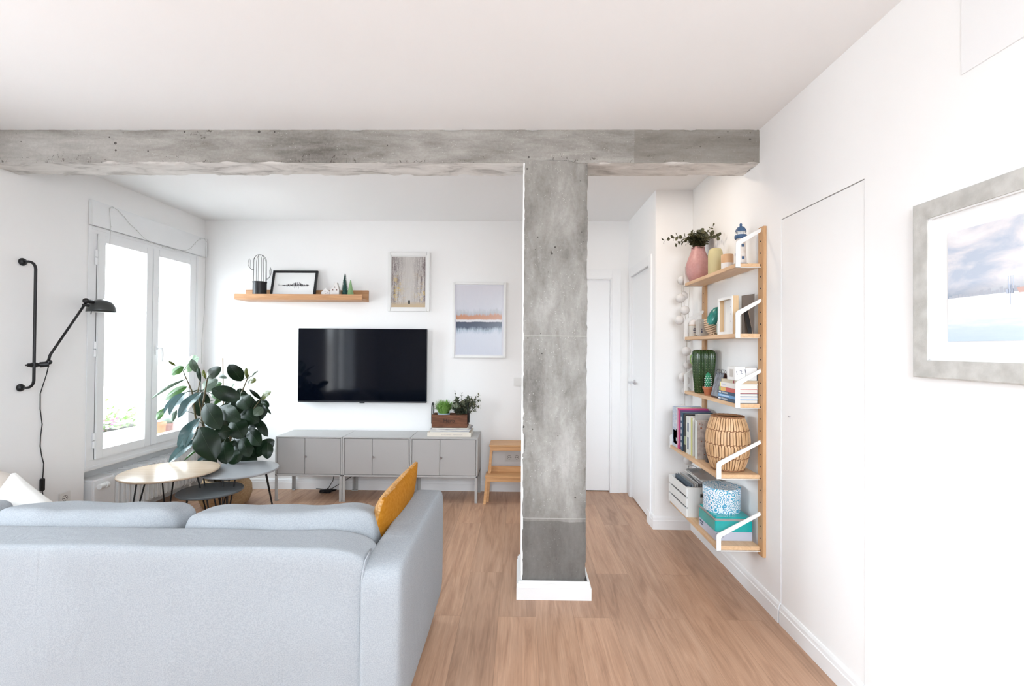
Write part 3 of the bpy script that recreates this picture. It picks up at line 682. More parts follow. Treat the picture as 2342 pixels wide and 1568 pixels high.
for k in range(5):
    z = .6075+k*.0078; n = 22; vs = []; fs = []
    x0, x1, y0, y1 = -.795+random.uniform(-.01, .015), -.445+random.uniform(-.02, .012), 4.29+random.uniform(0, .012), 4.52
    for j, (yy, zz) in enumerate(((y0, 0), (y0, .0065), (y1, .0065), (y1, 0))):
        for i in range(n+1):
            u = i/n; vs.append((x0+(x1-x0)*u, yy+.002*math.sin(i*1.7+k), z+zz+(.0008*math.sin(u*14+k*2) if zz else 0)))
    for j in range(4):
        for i in range(n):
            a, b = j*(n+1)+i, ((j+1) % 4)*(n+1)+i; fs.append((a, a+1, b+1, b))
    MB().add(vs, fs).build('magazine', M['paperA'] if k % 2 else M['page'], t)
t = thing('wooden_crate', 'dark stained wooden crate with metal loop handles, filled with plants', 'crate', (-.628, 4.385, .6475))
cx0, cx1, cy0, cy1, cz0, cz1 = -.788, -.468, 4.305, 4.465, .6475, .762
mb = MB(); mb.box(cx0, cx1, cy0, cy0+.011, cz0, cz1, 0, .0015).box(cx0, cx1, cy1-.011, cy1, cz0, cz1, 0, .0015).box(cx0, cx0+.012, cy0+.011, cy1-.011, cz0, cz1, 0, .0015).box(cx1-.012, cx1, cy0+.011, cy1-.011, cz0, cz1, 0, .0015).box(cx0+.01, cx1-.01, cy0+.01, cy1-.01, cz0, cz0+.01)
mb.build('crate_body', M['crate'], t, angle=40)
for x in (cx0-.004, cx1+.004):
    hp = [(x, cy0+.035, cz0+.03), (x, cy0+.035, .80)]+[(x, (cy0+cy1)/2-.045*math.cos(a), .815+.045*math.sin(a)) for a in (0, .4, .8, 1.2, PI/2, 1.95, 2.35, 2.75, PI)]+[(x, cy1-.035, .80), (x, cy1-.035, cz0+.03)]
    MB().tube(hp, .006, 8).build('loop_handle', M['black'], t, smooth=True)
MB().text('Herb', .05, Matrix.Translation((-.630, cy0-.0008, .71)) @ RX).build('faded_lettering', mat('faded_black_stamp', (.03, .018, .012), .8), t)
random.seed(8)
t = thing('potted_grass', 'fresh green grassy plant in a pale blue pot at the left in the crate', 'potted plant', (-.69, 4.385, .6575))
MB().lathe([(0, 0), (.042, 0), (.055, .10), (.058, .112), (.052, .112), (.048, .10), (0, .098)], (-.69, 4.385, .6575), 28).build('pot', mat('pale_blue_pot', (.45, .62, .72), .4), t, smooth=True, angle=50)
mb = MB()
for i in range(520):
    a = random.uniform(0, 2*PI); r = random.uniform(0, .04); b = Vector((-.69+r*math.cos(a), 4.385+r*math.sin(a), .755))
    o_ = random.uniform(.02, .10); h = random.uniform(.06, .165)*(1-.3*o_/.1); tip = b+Vector((math.cos(a)*o_, math.sin(a)*o_*.6, h)); mid = (b+tip)/2+Vector((0, 0, .025))
    s = Vector((-math.sin(a), math.cos(a), .3)).normalized()*random.uniform(.0025, .0045)
    mb.add([b-s*.6, b+s*.6, mid+s, mid-s, tip], [(0, 1, 2, 3), (3, 2, 4)])
    if i % 2: 
        q = mid+Vector((random.gauss(0, .012), random.gauss(0, .01), .015)); mb.add([mid-s, mid+s, q], [(0, 1, 2)])
mb.build('grass_blades', mat('fresh_grass_green', (.14, .30, .05), .5, var=(40, (.22, .40, .10))), t)
t = thing('eucalyptus_bunch', 'grey green eucalyptus sprigs at the right in the wooden crate', 'plant', (-.555, 4.385, .6575))
MB().lathe([(0, 0), (.036, 0), (.044, .09), (0, .088)], (-.555, 4.385, .6575), 24).build('pot', M['brownpot'], t, smooth=True, angle=50)
def sprig(mb, a, b, c, nl, rl, th=.0015, mi0=0, mi1=1, flat=1.0):
    pts = quadbez(a, b, c, 10); mb.tube(pts, [th*(1-.5*i/10) for i in range(11)], 5, mi0)
    for k in range(nl):
        f = .15+.85*k/max(1, nl-1); i = min(9, int(f*10)); p = pts[i].lerp(pts[i+1], f*10-i) if f < 1 else pts[10]
        d = (pts[i+1]-pts[i]).normalized(); s = d.orthogonal().normalized()
        for sg in (0, PI):
            ax = Matrix.Rotation(sg+k*1.3+random.uniform(-.4, .4), 3, d) @ s; r = rl*random.uniform(.75, 1.15)*(1-.35*f)
            e1 = (ax*.8+d*.5).normalized(); e2 = e1.cross(d).normalized()*flat; cc = p+e1*r*1.1
            n3 = e1.cross(e2).normalized()
            vs = [cc+e1*r*math.cos(q)+e2*r*.8*math.sin(q)+n3*r*.18*math.cos(2*q) for q in [2*PI*j/9 for j in range(9)]]
            mb.add([cc-n3*r*.1]+vs, [(0, 1+j, 1+(j+1) % 9) for j in range(9)], mi1)
mb = MB()
for k in range(26):
    a = random.uniform(-1, 1); top = Vector((-.50+a*.11+.03*random.random(), 4.385+random.uniform(-.06, .05), .86+random.uniform(-.07, .06)))
    base = Vector((-.555+a*.02, 4.385, .74)); sprig(mb, base, (base+top)/2+Vector((-.02*a, 0, .05)), top, 11, .021)
sprig(mb, (-.56, 4.385, .74), (-.58, 4.38, .88), (-.588, 4.38, .968), 7, .011); sprig(mb, (-.54, 4.385, .74), (-.45, 4.37, .84), (-.372, 4.36, .935), 12, .019)
sprig(mb, (-.54, 4.385, .74), (-.53, 4.37, .88), (-.525, 4.37, .95), 6, .011); sprig(mb, (-.54, 4.385, .75), (-.44, 4.36, .80), (-.40, 4.35, .80), 9, .014)
mb.build('sprigs', [M['bark'], mat('eucalyptus_leaf', (.06, .10, .07), .55, var=(30, (.17, .17, .10)))], t, smooth=True)

# ---------------------------------------------------------------- step stool
t = thing('step_stool', 'bamboo two step stool between grey cabinet and concrete column', 'stool', (-.06, 4.38, 0))
sx0, sx1 = -.285, .165
MB().box(sx0+.02, sx1-.02, 4.262, 4.515, .487, .502, 0, .004).build('top_step', M['stool'], t, angle=40)
MB().box(sx0-.008, sx1+.008, 4.165, 4.345, .236, .251, 0, .004).build('lower_step', M['stool'], t, angle=40)
for s, x in ((-1, sx0), (1, sx1)):
    def legp(xf, y0, y1, xt, yt0, yt1, zt):
        w_ = .022; vs = [(xf, y0, 0), (xf+w_, y0, 0), (xf+w_, y1, 0), (xf, y1, 0), (xt, yt0, zt), (xt+w_, yt0, zt), (xt+w_, yt1, zt), (xt, yt1, zt)]
        return MB().add(vs, [(3, 2, 1, 0), (4, 5, 6, 7), (0, 1, 5, 4), (1, 2, 6, 5), (2, 3, 7, 6), (3, 0, 4, 7)])
    xf = x-.024 if s < 0 else x+.002; xm = x-.004 if s < 0 else x-.018; xt = x+.028 if s < 0 else x-.050
    legp(xf, 4.19, 4.222, xm, 4.20, 4.23, .236).build('leg', M['stool'], t)
    legp(xf+s*-.002, 4.535, 4.567, xt, 4.46, 4.49, .487).build('leg', M['stool'], t)
    legp(xm+s*-.002, 4.262, 4.290, xt, 4.29, 4.318, .487).build('leg', M['stool'], t)
    rbox('side_rail', M['stool'], (xm+xt)/2, (xm+xt)/2+.018, 4.23, 4.52, .205, .235, .002, t)
MB().box(sx0+.03, sx1-.03, 4.272, 4.288, .452, .487, 0, .002).build('apron', M['stool'], t)
MB().box(sx0, sx1, 4.178, 4.196, .200, .236, 0, .002).build('apron', M['stool'], t)
MB().box(sx0+.01, sx1-.01, 4.335, 4.35, .25, .30, 0, .002).build('riser', M['stool'], t)

# ceiling light added to brighten and warm the hall, hidden behind the beam
t = thing('ceiling_downlight', 'round white ceiling light added to brighten the hall, just behind the concrete beam', 'ceiling light', (.72, 3.13, ZC-.012))
MB().lathe([(.062, 0), (.078, 0), (.080, .004), (.080, .011), (.062, .011)], (.72, 3.13, ZC-.012), 36).build('trim_ring', M['trim'], t, smooth=True, angle=40)
_m, _nt, _N, _L, _P = nodes_of('lit_diffuser'); _P.inputs['Emission Color'].default_value = (1, .86, .70, 1); _P.inputs['Emission Strength'].default_value = 3
MB().lathe([(0, .006), (.062, .006), (.062, .010), (0, .010)], (.72, 3.13, ZC-.012), 36).build('diffuser', _m, t)
_l = bpy.data.lights.new('downlight', 'AREA'); _l.shape = 'DISK'; _l.size = .12; _l.energy = 3.0; _l.color = (1, .84, .68)
_o = bpy.data.objects.new('downlight', _l); COL.objects.link(_o); _o.parent = t; _o.location = (0, 0, -.004)
# ---------------------------------------------------------------- picture ledge and what stands on it
t = thing('picture_ledge', 'oak picture ledge on the back wall above the television', 'shelf', (-2.05, YK, 1.80))
lx0, lx1, lyf, lz = -2.645, -1.455, 4.40, 1.80
rbox('back_board', M['oak'], lx0, lx1, YK-.018, YK, lz, 1.912, .002, t)
rbox('ledge_board', M['oak'], lx0, lx1, lyf, YK-.018, lz, lz+.018, .002, t)
rbox('front_lip', M['oak'], lx0, lx1, lyf-.016, lyf, lz, 1.853, .002, t)
LB = 1.8185
t = thing('wire_cactus', 'black wire outline cactus in a black pot at the left of the ledge', 'ornament', (-2.455, 4.47, LB))
MB().lathe([(0, 0), (.058, 0), (.060, .002), (.060, .150), (.063, .150), (.063, .158), (.056, .158), (.054, .01), (0, .01)], (-2.455, 4.47, LB), 32).build('pot', M['black'], t, smooth=True, angle=40)
mb = MB(); c0 = Vector((-2.455, 4.47, 0))
for k in range(4):
    a = PI*k/4+.25; ux, uy = math.cos(a), math.sin(a); R_, zt = .058, 2.165
    pts = [c0+Vector((ux*R_, uy*R_, LB+.15)), c0+Vector((ux*R_, uy*R_, zt))]+[c0+Vector((ux*R_*math.cos(q), uy*R_*math.cos(q), zt+.068*math.sin(q))) for q in [PI*j/12 for j in range(1, 12)]]+[c0+Vector((-ux*R_, -uy*R_, zt)), c0+Vector((-ux*R_, -uy*R_, LB+.15))]
    mb.tube(pts, .0017, 6)
for s, zz, h in ((-1, 2.10, .115), (1, 2.015, .115)):
    for off, r in ((0, .045), (.010, .034), (-.012, .052)):
        x0_ = c0.x+s*.058; pts = [(x0_, 4.47, zz-off*.4-.012)]+[(x0_+s*(.0+r*math.sin(q)), 4.47+off*.4, zz-off*.4+r*(1-math.cos(q))-.012) for q in (.4, .8, 1.2, PI/2)]+[(x0_+s*r, 4.47, zz+h-.03-abs(off))]
        mb.tube(pts, .0013, 5)
    mb.tube([(c0.x+s*(.058+.034), 4.474, zz+h-.04), (c0.x+s*(.058+.043), 4.47, zz+h-.018), (c0.x+s*(.058+.052), 4.466, zz+h-.042)], .0013, 5)
mb.build('wire_body', M['black'], t, smooth=True)
# leaning skyline print
fx, fz, fh, fwid = -2.150, LB, .285, .43
ang = math.radians(14)
T0 = Matrix.Translation((fx, 4.472, fz)) @ Matrix.Rotation(-ang, 4, 'X')
t = thing('framed_skyline', 'black framed skyline drawing leaning on the ledge', 'picture', (fx, 4.472, fz))
mb = MB(); b_ = .020
for a0, a1, z0_, z1_ in ((-fwid/2, -fwid/2+b_, 0, fh), (fwid/2-b_, fwid/2, 0, fh), (-fwid/2, fwid/2, 0, b_), (-fwid/2, fwid/2, fh-b_, fh)): mb.box(a0, a1, 0, .018, z0_, z1_, M4=T0)
mb.box(-fwid/2+.005, fwid/2-.005, .013, .017, .005, fh-.005, M4=T0)
mb.build('picture_frame', M['black'], t)
MB().box(-fwid/2+b_, fwid/2-b_, .009, .012, b_, fh-b_, M4=T0).build('paper', M['white'], t)
random.seed(21); mb = MB(); zc_ = .135
mb.box(-.145, .15, .0082, .0088, zc_-.002, zc_+.001, M4=T0)
for k in range(46):
    u = -.11+.245*k/45; env = math.exp(-((u-.03)/.075)**2); hh = (.006+.032*random.random()*env); ww = random.uniform(.002, .006)
    mb.box(u, u+ww, .0082, .0088, zc_, zc_+hh, M4=T0)
    if k % 2: mb.box(u, u+ww*.4, .0082, .0088, zc_-hh*.8, zc_, M4=T0)
mb.box(-.1475, -.146, .0082, .0088, zc_-.004, zc_+.022, M4=T0)
mb.build('skyline_drawing', mat('charcoal_ink', (.05, .045, .05), .8), t)
M['porcelain'] = mat('white_porcelain', (.80, .76, .74), .5); M['porchole'] = mat('brown_window_recess', (.20, .10, .09), .8)
def house(name, label, xc, wd, hwall, apex, dots, chim=None):
    t = thing(name, label, 'ornament', (xc, 4.47, LB)); y0, y1 = 4.452, 4.490
    pts = [(xc-wd/2, LB), (xc+wd/2, LB), (xc+wd/2, LB+hwall)]
    if chim: pts += [(xc+wd*.30, LB+hwall+.045), (xc+wd*.27, LB+chim), (xc-wd*.02, LB+chim), (xc-wd*.05, LB+apex)]
    else: pts += [(xc, LB+apex)]
    pts += [(xc-wd/2, LB+hwall)]
    MB().prism(pts, 'y', y0, y1).build('house_body', M['porcelain'], t)
    if len(dots) < 10:
        for u, z, a, b in dots: rbox('window_hole', M['porchole'], xc+u-a/2, xc+u+a/2, y0-.0006, y0+.001, LB+z-b/2, LB+z+b/2, 0, t)
        return
    mb = MB()
    for u, z, a, b in dots: mb.box(xc+u-a/2, xc+u+a/2, y0-.0006, y0+.001, LB+z-b/2, LB+z+b/2)
    mb.build('dot_pattern', M['porchole'], t)
random.seed(2)
house('porcelain_house', 'small white porcelain house with dotted front on the ledge', -1.823, .078, .062, .100, [(random.uniform(-.027, .027), random.uniform(.014, .072), .003, .003) for _ in range(26)])
house('porcelain_house', 'taller white porcelain house with chimney and square windows on the ledge', -1.737, .082, .088, .118, [(-.017, .083, .010, .010), (.020, .083, .010, .010), (.0, .108, .010, .010), (-.010, .030, .010, .016), (.010, .030, .010, .016)], .152)
t = thing('bottle_brush_tree', 'dark green bottle brush fir tree ornament on the ledge', 'ornament', (-1.648, 4.475, LB))
MB().lathe([(0, 0), (.018, 0), (.018, .012), (.004, .014), (.002, .22), (0, .222)], (-1.648, 4.475, LB), 16).build('trunk', M['bark'], t)
mb = MB(); random.seed(6)
for i in range(900):
    f = random.random()**.8; z = .018+f*.212; R_ = .040*(1-f)**.75+.003; a = random.uniform(0, 2*PI); r = R_*random.uniform(.8, 1.08)
    b = Vector((-1.648, 4.475, LB+z)); e = b+Vector((math.cos(a)*r, math.sin(a)*r, random.uniform(-.002, .014))); s = Vector((-math.sin(a), math.cos(a), .5))*.0016
    mb.add([b+(e-b)*.3-s, b+(e-b)*.3+s, e+s*.4, e-s*.4], [(0, 1, 2, 3)])
mb.lathe([(.0, .018), (.026, .02), (.012, .13), (0, .22)], (-1.648, 4.475, LB), 12)
mb.build('bristles', mat('dark_green_bristles', (.012, .065, .06), .6, var=(60, (.03, .13, .11))), t)
tag(MB().lathe([(0, 0), (.037, 0), (.036, .006), (.004, .176), (0, .178)], (-1.590, 4.462, LB), 32).build('green_cone', mat('pastel_green_glaze', (.25, .42, .20), .35), smooth=True, angle=60), 'smooth pale green cone tree ornament beside the dark fir on the ledge', 'ornament')

# ---------------------------------------------------------------- pictures on the walls
def frame_y(name, label, x0, x1, z0, z1, bw, depth, fm, art, pin=None):
    t = thing(name, label, 'picture', ((x0+x1)/2, YK, z0)); y0, y1 = YK-depth, YK-.002; mb = MB(); bz = bw
    mb.box(x0, x0+bw, y0, y1, z0, z1, 0, .003).box(x1-bw, x1, y0, y1, z0, z1, 0, .003).box(x0+bw-.003, x1-bw+.003, y0, y1, z0, z0+bz, 0, .003).box(x0+bw-.003, x1-bw+.003, y0, y1, z1-bz, z1, 0, .003)
    mb.build('picture_frame', fm, t, angle=40)
    rbox('print', art, x0+bw-.002, x1-bw+.002, y0+.010, y1, z0+bz-.002, z1-bz+.002, 0, t); return t
def art_abstract():
    m, nt, N, L, P = nodes_of('abstract_print'); tc = N.new('ShaderNodeTexCoord'); s = N.new('ShaderNodeSeparateXYZ'); L.new(tc.outputs['Object'], s.inputs[0])
    mp = N.new('ShaderNodeMapping'); mp.inputs['Scale'].default_value = (60, 1, 14); L.new(tc.outputs['Object'], mp.inputs[0])
    n1 = tnoise(N, L, mp.outputs[0], 1, 4, .7); mp2 = N.new('ShaderNodeMapping'); mp2.inputs['Scale'].default_value = (9, 1, 4); L.new(tc.outputs['Object'], mp2.inputs[0]); n2 = tnoise(N, L, mp2.outputs[0], 1, 4, .6)
    zz = mathn(N, L, 'DIVIDE', mathn(N, L, 'SUBTRACT', s.outputs[2], .032), .658)
    # jitter keeps the white gap straight: it grows away from it
    d = mathn(N, L, 'ABSOLUTE', mathn(N, L, 'SUBTRACT', zz, .49))
    j = mathn(N, L, 'MULTIPLY', mathn(N, L, 'ADD', mathn(N, L, 'MULTIPLY', mathn(N, L, 'SUBTRACT', n1, .5), .9), mathn(N, L, 'MULTIPLY', mathn(N, L, 'SUBTRACT', n2, .5), 1.6)), mathn(N, L, 'MINIMUM', d, .16))
    q = mathn(N, L, 'ADD', zz, j)
    r = ramp(N, [(0, (.60, .63, .72)), (.30, (.62, .66, .75)), (.355, (.42, .50, .60)), (.40, (.06, .085, .14)), (.472, (.045, .06, .10)), (.476, (.74, .73, .76)), (.503, (.74, .73, .76)), (.508, (.55, .27, .17)), (.555, (.52, .24, .14)), (.585, (.44, .46, .50)), (.66, (.60, .61, .67)), (1, (.64, .63, .69))]); L.new(q, r.inputs[0])
    g = mixc(N, L, mathn(N, L, 'MULTIPLY', n1, .35), r.outputs[0], (.66, .64, .62), 'SOFT_LIGHT'); L.new(g, P.inputs['Base Color']); P.inputs['Roughness'].default_value = .25; return m
def art_forest():
    m, nt, N, L, P = nodes_of('forest_watercolour'); tc = N.new('ShaderNodeTexCoord'); s = N.new('ShaderNodeSeparateXYZ'); L.new(tc.outputs['Object'], s.inputs[0])
    mp = N.new('ShaderNodeMapping'); mp.inputs['Scale'].default_value = (55, 1, 5); mp.inputs['Rotation'].default_value = (0, .05, 0); L.new(tc.outputs['Object'], mp.inputs[0])
    trunks = tnoise(N, L, mp.outputs[0], 1, 6, .65, .4); fine = tnoise(N, L, tc.outputs['Object'], 95, 6, .75, .5); pat = tnoise(N, L, tc.outputs['Object'], 16, 5, .7)
    zz = mathn(N, L, 'DIVIDE', mathn(N, L, 'SUBTRACT', s.outputs[2], .038), .485)
    ax = mathn(N, L, 'ABSOLUTE', mathn(N, L, 'DIVIDE', s.outputs[0], .165))
    side = mathn(N, L, 'MULTIPLY', mathn(N, L, 'SUBTRACT', ax, .12, True), 1.5, True)
    dk = mathn(N, L, 'MULTIPLY', mathn(N, L, 'SUBTRACT', mathn(N, L, 'ADD', mathn(N, L, 'MULTIPLY', trunks, .65), mathn(N, L, 'MULTIPLY', fine, .45)), .47, True), 5.5, True)
    dk = mathn(N, L, 'MULTIPLY', dk, mathn(N, L, 'ADD', mathn(N, L, 'MULTIPLY', side, .95), .12))
    base = mixc(N, L, dk, (.60, .57, .54), (.16, .12, .13))
    band = ramp(N, [(.02, (0, 0, 0)), (.22, (1, 1, 1)), (.5, (.8, .8, .8)), (.72, (0, 0, 0))]); L.new(zz, band.inputs[0])
    ye = mathn(N, L, 'MULTIPLY', mathn(N, L, 'MULTIPLY', mathn(N, L, 'SUBTRACT', pat, .50, True), 9, True), mathn(N, L, 'MULTIPLY', mathn(N, L, 'SUBTRACT', fine, .44, True), 9, True))
    ye = mathn(N, L, 'MULTIPLY', mathn(N, L, 'MULTIPLY', ye, band.outputs[0]), mathn(N, L, 'ADD', side, .1, True))
    base = mixc(N, L, ye, base, (.70, .50, .13))
    pathm = ramp(N, [(.05, (1, 1, 1)), (.11, (0, 0, 0))]); L.new(mathn(N, L, 'ADD', zz, mathn(N, L, 'MULTIPLY', mathn(N, L, 'SUBTRACT', pat, .5), .1)), pathm.inputs[0])
    base = mixc(N, L, pathm.outputs[0], base, (.55, .43, .29)); L.new(base, P.inputs['Base Color']); P.inputs['Roughness'].default_value = .3; return m
def art_sea():
    m, nt, N, L, P = nodes_of('harbour_watercolour'); tc = N.new('ShaderNodeTexCoord'); s = N.new('ShaderNodeSeparateXYZ'); L.new(tc.outputs['Object'], s.inputs[0])
    mp = N.new('ShaderNodeMapping'); mp.inputs['Scale'].default_value = (1, 5, 12); mp.inputs['Rotation'].default_value = (-.25, 0, 0); L.new(tc.outputs['Object'], mp.inputs[0]); cl = tnoise(N, L, mp.outputs[0], 1.1, 5, .55, .4)
    mp2 = N.new('ShaderNodeMapping'); mp2.inputs['Scale'].default_value = (1, 8, 60); L.new(tc.outputs['Object'], mp2.inputs[0]); wv = tnoise(N, L, mp2.outputs[0], 1, 4, .6)
    zz = mathn(N, L, 'DIVIDE', mathn(N, L, 'SUBTRACT', s.outputs[2], .115), .330)
    sky = ramp(N, [(.36, (.50, .56, .66)), (.5, (.76, .74, .77)), (.62, (.86, .85, .86))]); L.new(cl, sky.inputs[0])
    low = ramp(N, [(.40, (.42, .50, .57)), (.52, (1, 1, 1))]); L.new(zz, low.inputs[0]); skyc = mixc(N, L, .8, sky.outputs[0], low.outputs[0], 'MULTIPLY')
    wat = ramp(N, [(0, (.55, .66, .78)), (.12, (.62, .72, .83)), (.22, (.85, .88, .92)), (.39, (.90, .90, .91))]); L.new(mathn(N, L, 'ADD', zz, mathn(N, L, 'MULTIPLY', mathn(N, L, 'SUBTRACT', wv, .5), .22)), wat.inputs[0])
    hz = mathn(N, L, 'GREATER_THAN', zz, .393); col = mixc(N, L, hz, wat.outputs[0], skyc); L.new(col, P.inputs['Base Color']); P.inputs['Roughness'].default_value = .3; return m
t = frame_y('framed_forest_print', 'white framed forest painting with yellow leaves above the television', -1.268, -.864, 1.714, 2.279, .030, .028, M['whitemetal'], M['whitemetal'])
rbox('watercolour', art_forest(), -1.232, -.908, YK-.022, YK-.016, 1.752, 2.237, 0, t)
mb = MB()
for u in (-.006, .006): mb.box(-1.062+u-.004, -1.062+u+.004, YK-.0226, YK-.0219, 1.784, 1.812).ball((-1.062+u, YK-.0222, 1.816), .004, 0, 8)
mb.build('walking_couple', M['dark'], t)
t = frame_y('framed_abstract_print', 'white framed abstract print with copper and navy band left of the column', -.643, -.133, 1.272, 1.994, .022, .030, M['whitemetal'], mat('lavender_mount', (.68, .68, .74), .3))
rbox('abstract_artwork', art_abstract(), -.609, -.171, YK-.0215, YK-.018, 1.304, 1.962, 0, t)
# large frame on the right wall, cut by the picture edge
y1_, y0_, z0_, z1_ = 1.596, .70, 1.284, 1.846; xw = XR
t = thing('framed_seascape', 'large washed grey framed harbour watercolour on the right wall', 'picture', (xw, (y0_+y1_)/2, z0_))
M['greywash'] = mat('washed_grey_wood', (.44, .43, .40), .7, var=(14, (.58, .57, .54), 8), stretch=(1, 1.5, 1.5), bump=(120, .3))
bw = .056; mb = MB()
def frx(mb, w0, w1, xa, xb, bev):
    mb.box(xa, xb, y0_+w0, y0_+w1, z0_+w0, z1_-w0, 0, bev).box(xa, xb, y1_-w1, y1_-w0, z0_+w0, z1_-w0, 0, bev).box(xa, xb, y0_+w1-.002, y1_-w1+.002, z0_+w0, z0_+w1, 0, bev).box(xa, xb, y0_+w1-.002, y1_-w1+.002, z1_-w1, z1_-w0, 0, bev); return mb
xa, xb = xw-.026, xw-.002; O = [(y0_, z0_), (y1_, z0_), (y1_, z1_), (y0_, z1_)]; I = [(y0_+bw, z0_+bw), (y1_-bw, z0_+bw), (y1_-bw, z1_-bw), (y0_+bw, z1_-bw)]
vs_ = [(xa+.002, *p) for p in O]+[(xa, p[0]+(.004 if p[0] < 1 else -.004), p[1]+(.004 if p[1] < 1.5 else -.004)) for p in O]+[(xa, *p) for p in I]+[(xb, *p) for p in I]+[(xb, *p) for p in O]
fs_ = []
for k in range(4):
    q = (k+1) % 4
    for r_ in range(4): fs_.append((r_*4+k, r_*4+q, r_*4+4+q, r_*4+4+k))
    fs_.append((16+k, 16+q, q, k))
mb.add(vs_, fs_).build('picture_frame', M['greywash'], t, angle=20)
frx(MB(), bw-.001, bw+.005, xw-.0225, xw-.008, 0).build('inner_slip', M['whitemetal'], t)
rbox('mount', mat('white_mount_card', (.85, .85, .85), .7), xw-.014, xw-.006, y0_+bw, y1_-bw, z0_+bw, z1_-bw, 0, t)
rbox('watercolour', art_sea(), xw-.0155, xw-.0135, y0_+.118, y1_-.118, z0_+.115, z1_-.117, 0, t)
mb = MB(); hz = z0_+.115+.13
random.seed(14)
for k in range(26):
    y = y1_-.122-.011*k; mb.box(xw-.0158, xw-.0154, y-.009, y, hz, hz+random.uniform(.004, .010)*(1 if k < 8 else 1.8), 0)
mb.build('far_shore', mat('slate_wash', (.46, .48, .54), .7), t)
for nm, c_, ya, wd, hh, dz in (('red_boat', (.66, .44, .40), 1.275, .075, .014, -.004), ('blue_boat', (.52, .58, .70), 1.303, .022, .012, -.004), ('grey_boat', (.45, .44, .46), 1.17, .05, .012, -.006)):
    mb = MB(); mb.add([(xw-.0161, ya, hz+dz+hh), (xw-.0161, ya-wd, hz+dz+hh), (xw-.0161, ya-wd*.9, hz+dz), (xw-.0161, ya-wd*.08, hz+dz)], [(0, 1, 2, 3)])
    mb.box(xw-.0161, xw-.0155, ya-wd*.7, ya-wd*.35, hz+dz+hh, hz+dz+hh+.012)
    for u in (.3, .6, .85): mb.box(xw-.0161, xw-.0157, ya-wd*u-.0005, ya-wd*u+.0005, hz+dz, hz+dz+hh+.035)
    mb.box(xw-.0161, xw-.0155, ya-wd*.6, ya-wd*.55, hz+dz-.03, hz+dz)
    mb.build(nm, mat(nm+'_paint', c_, .7), t)
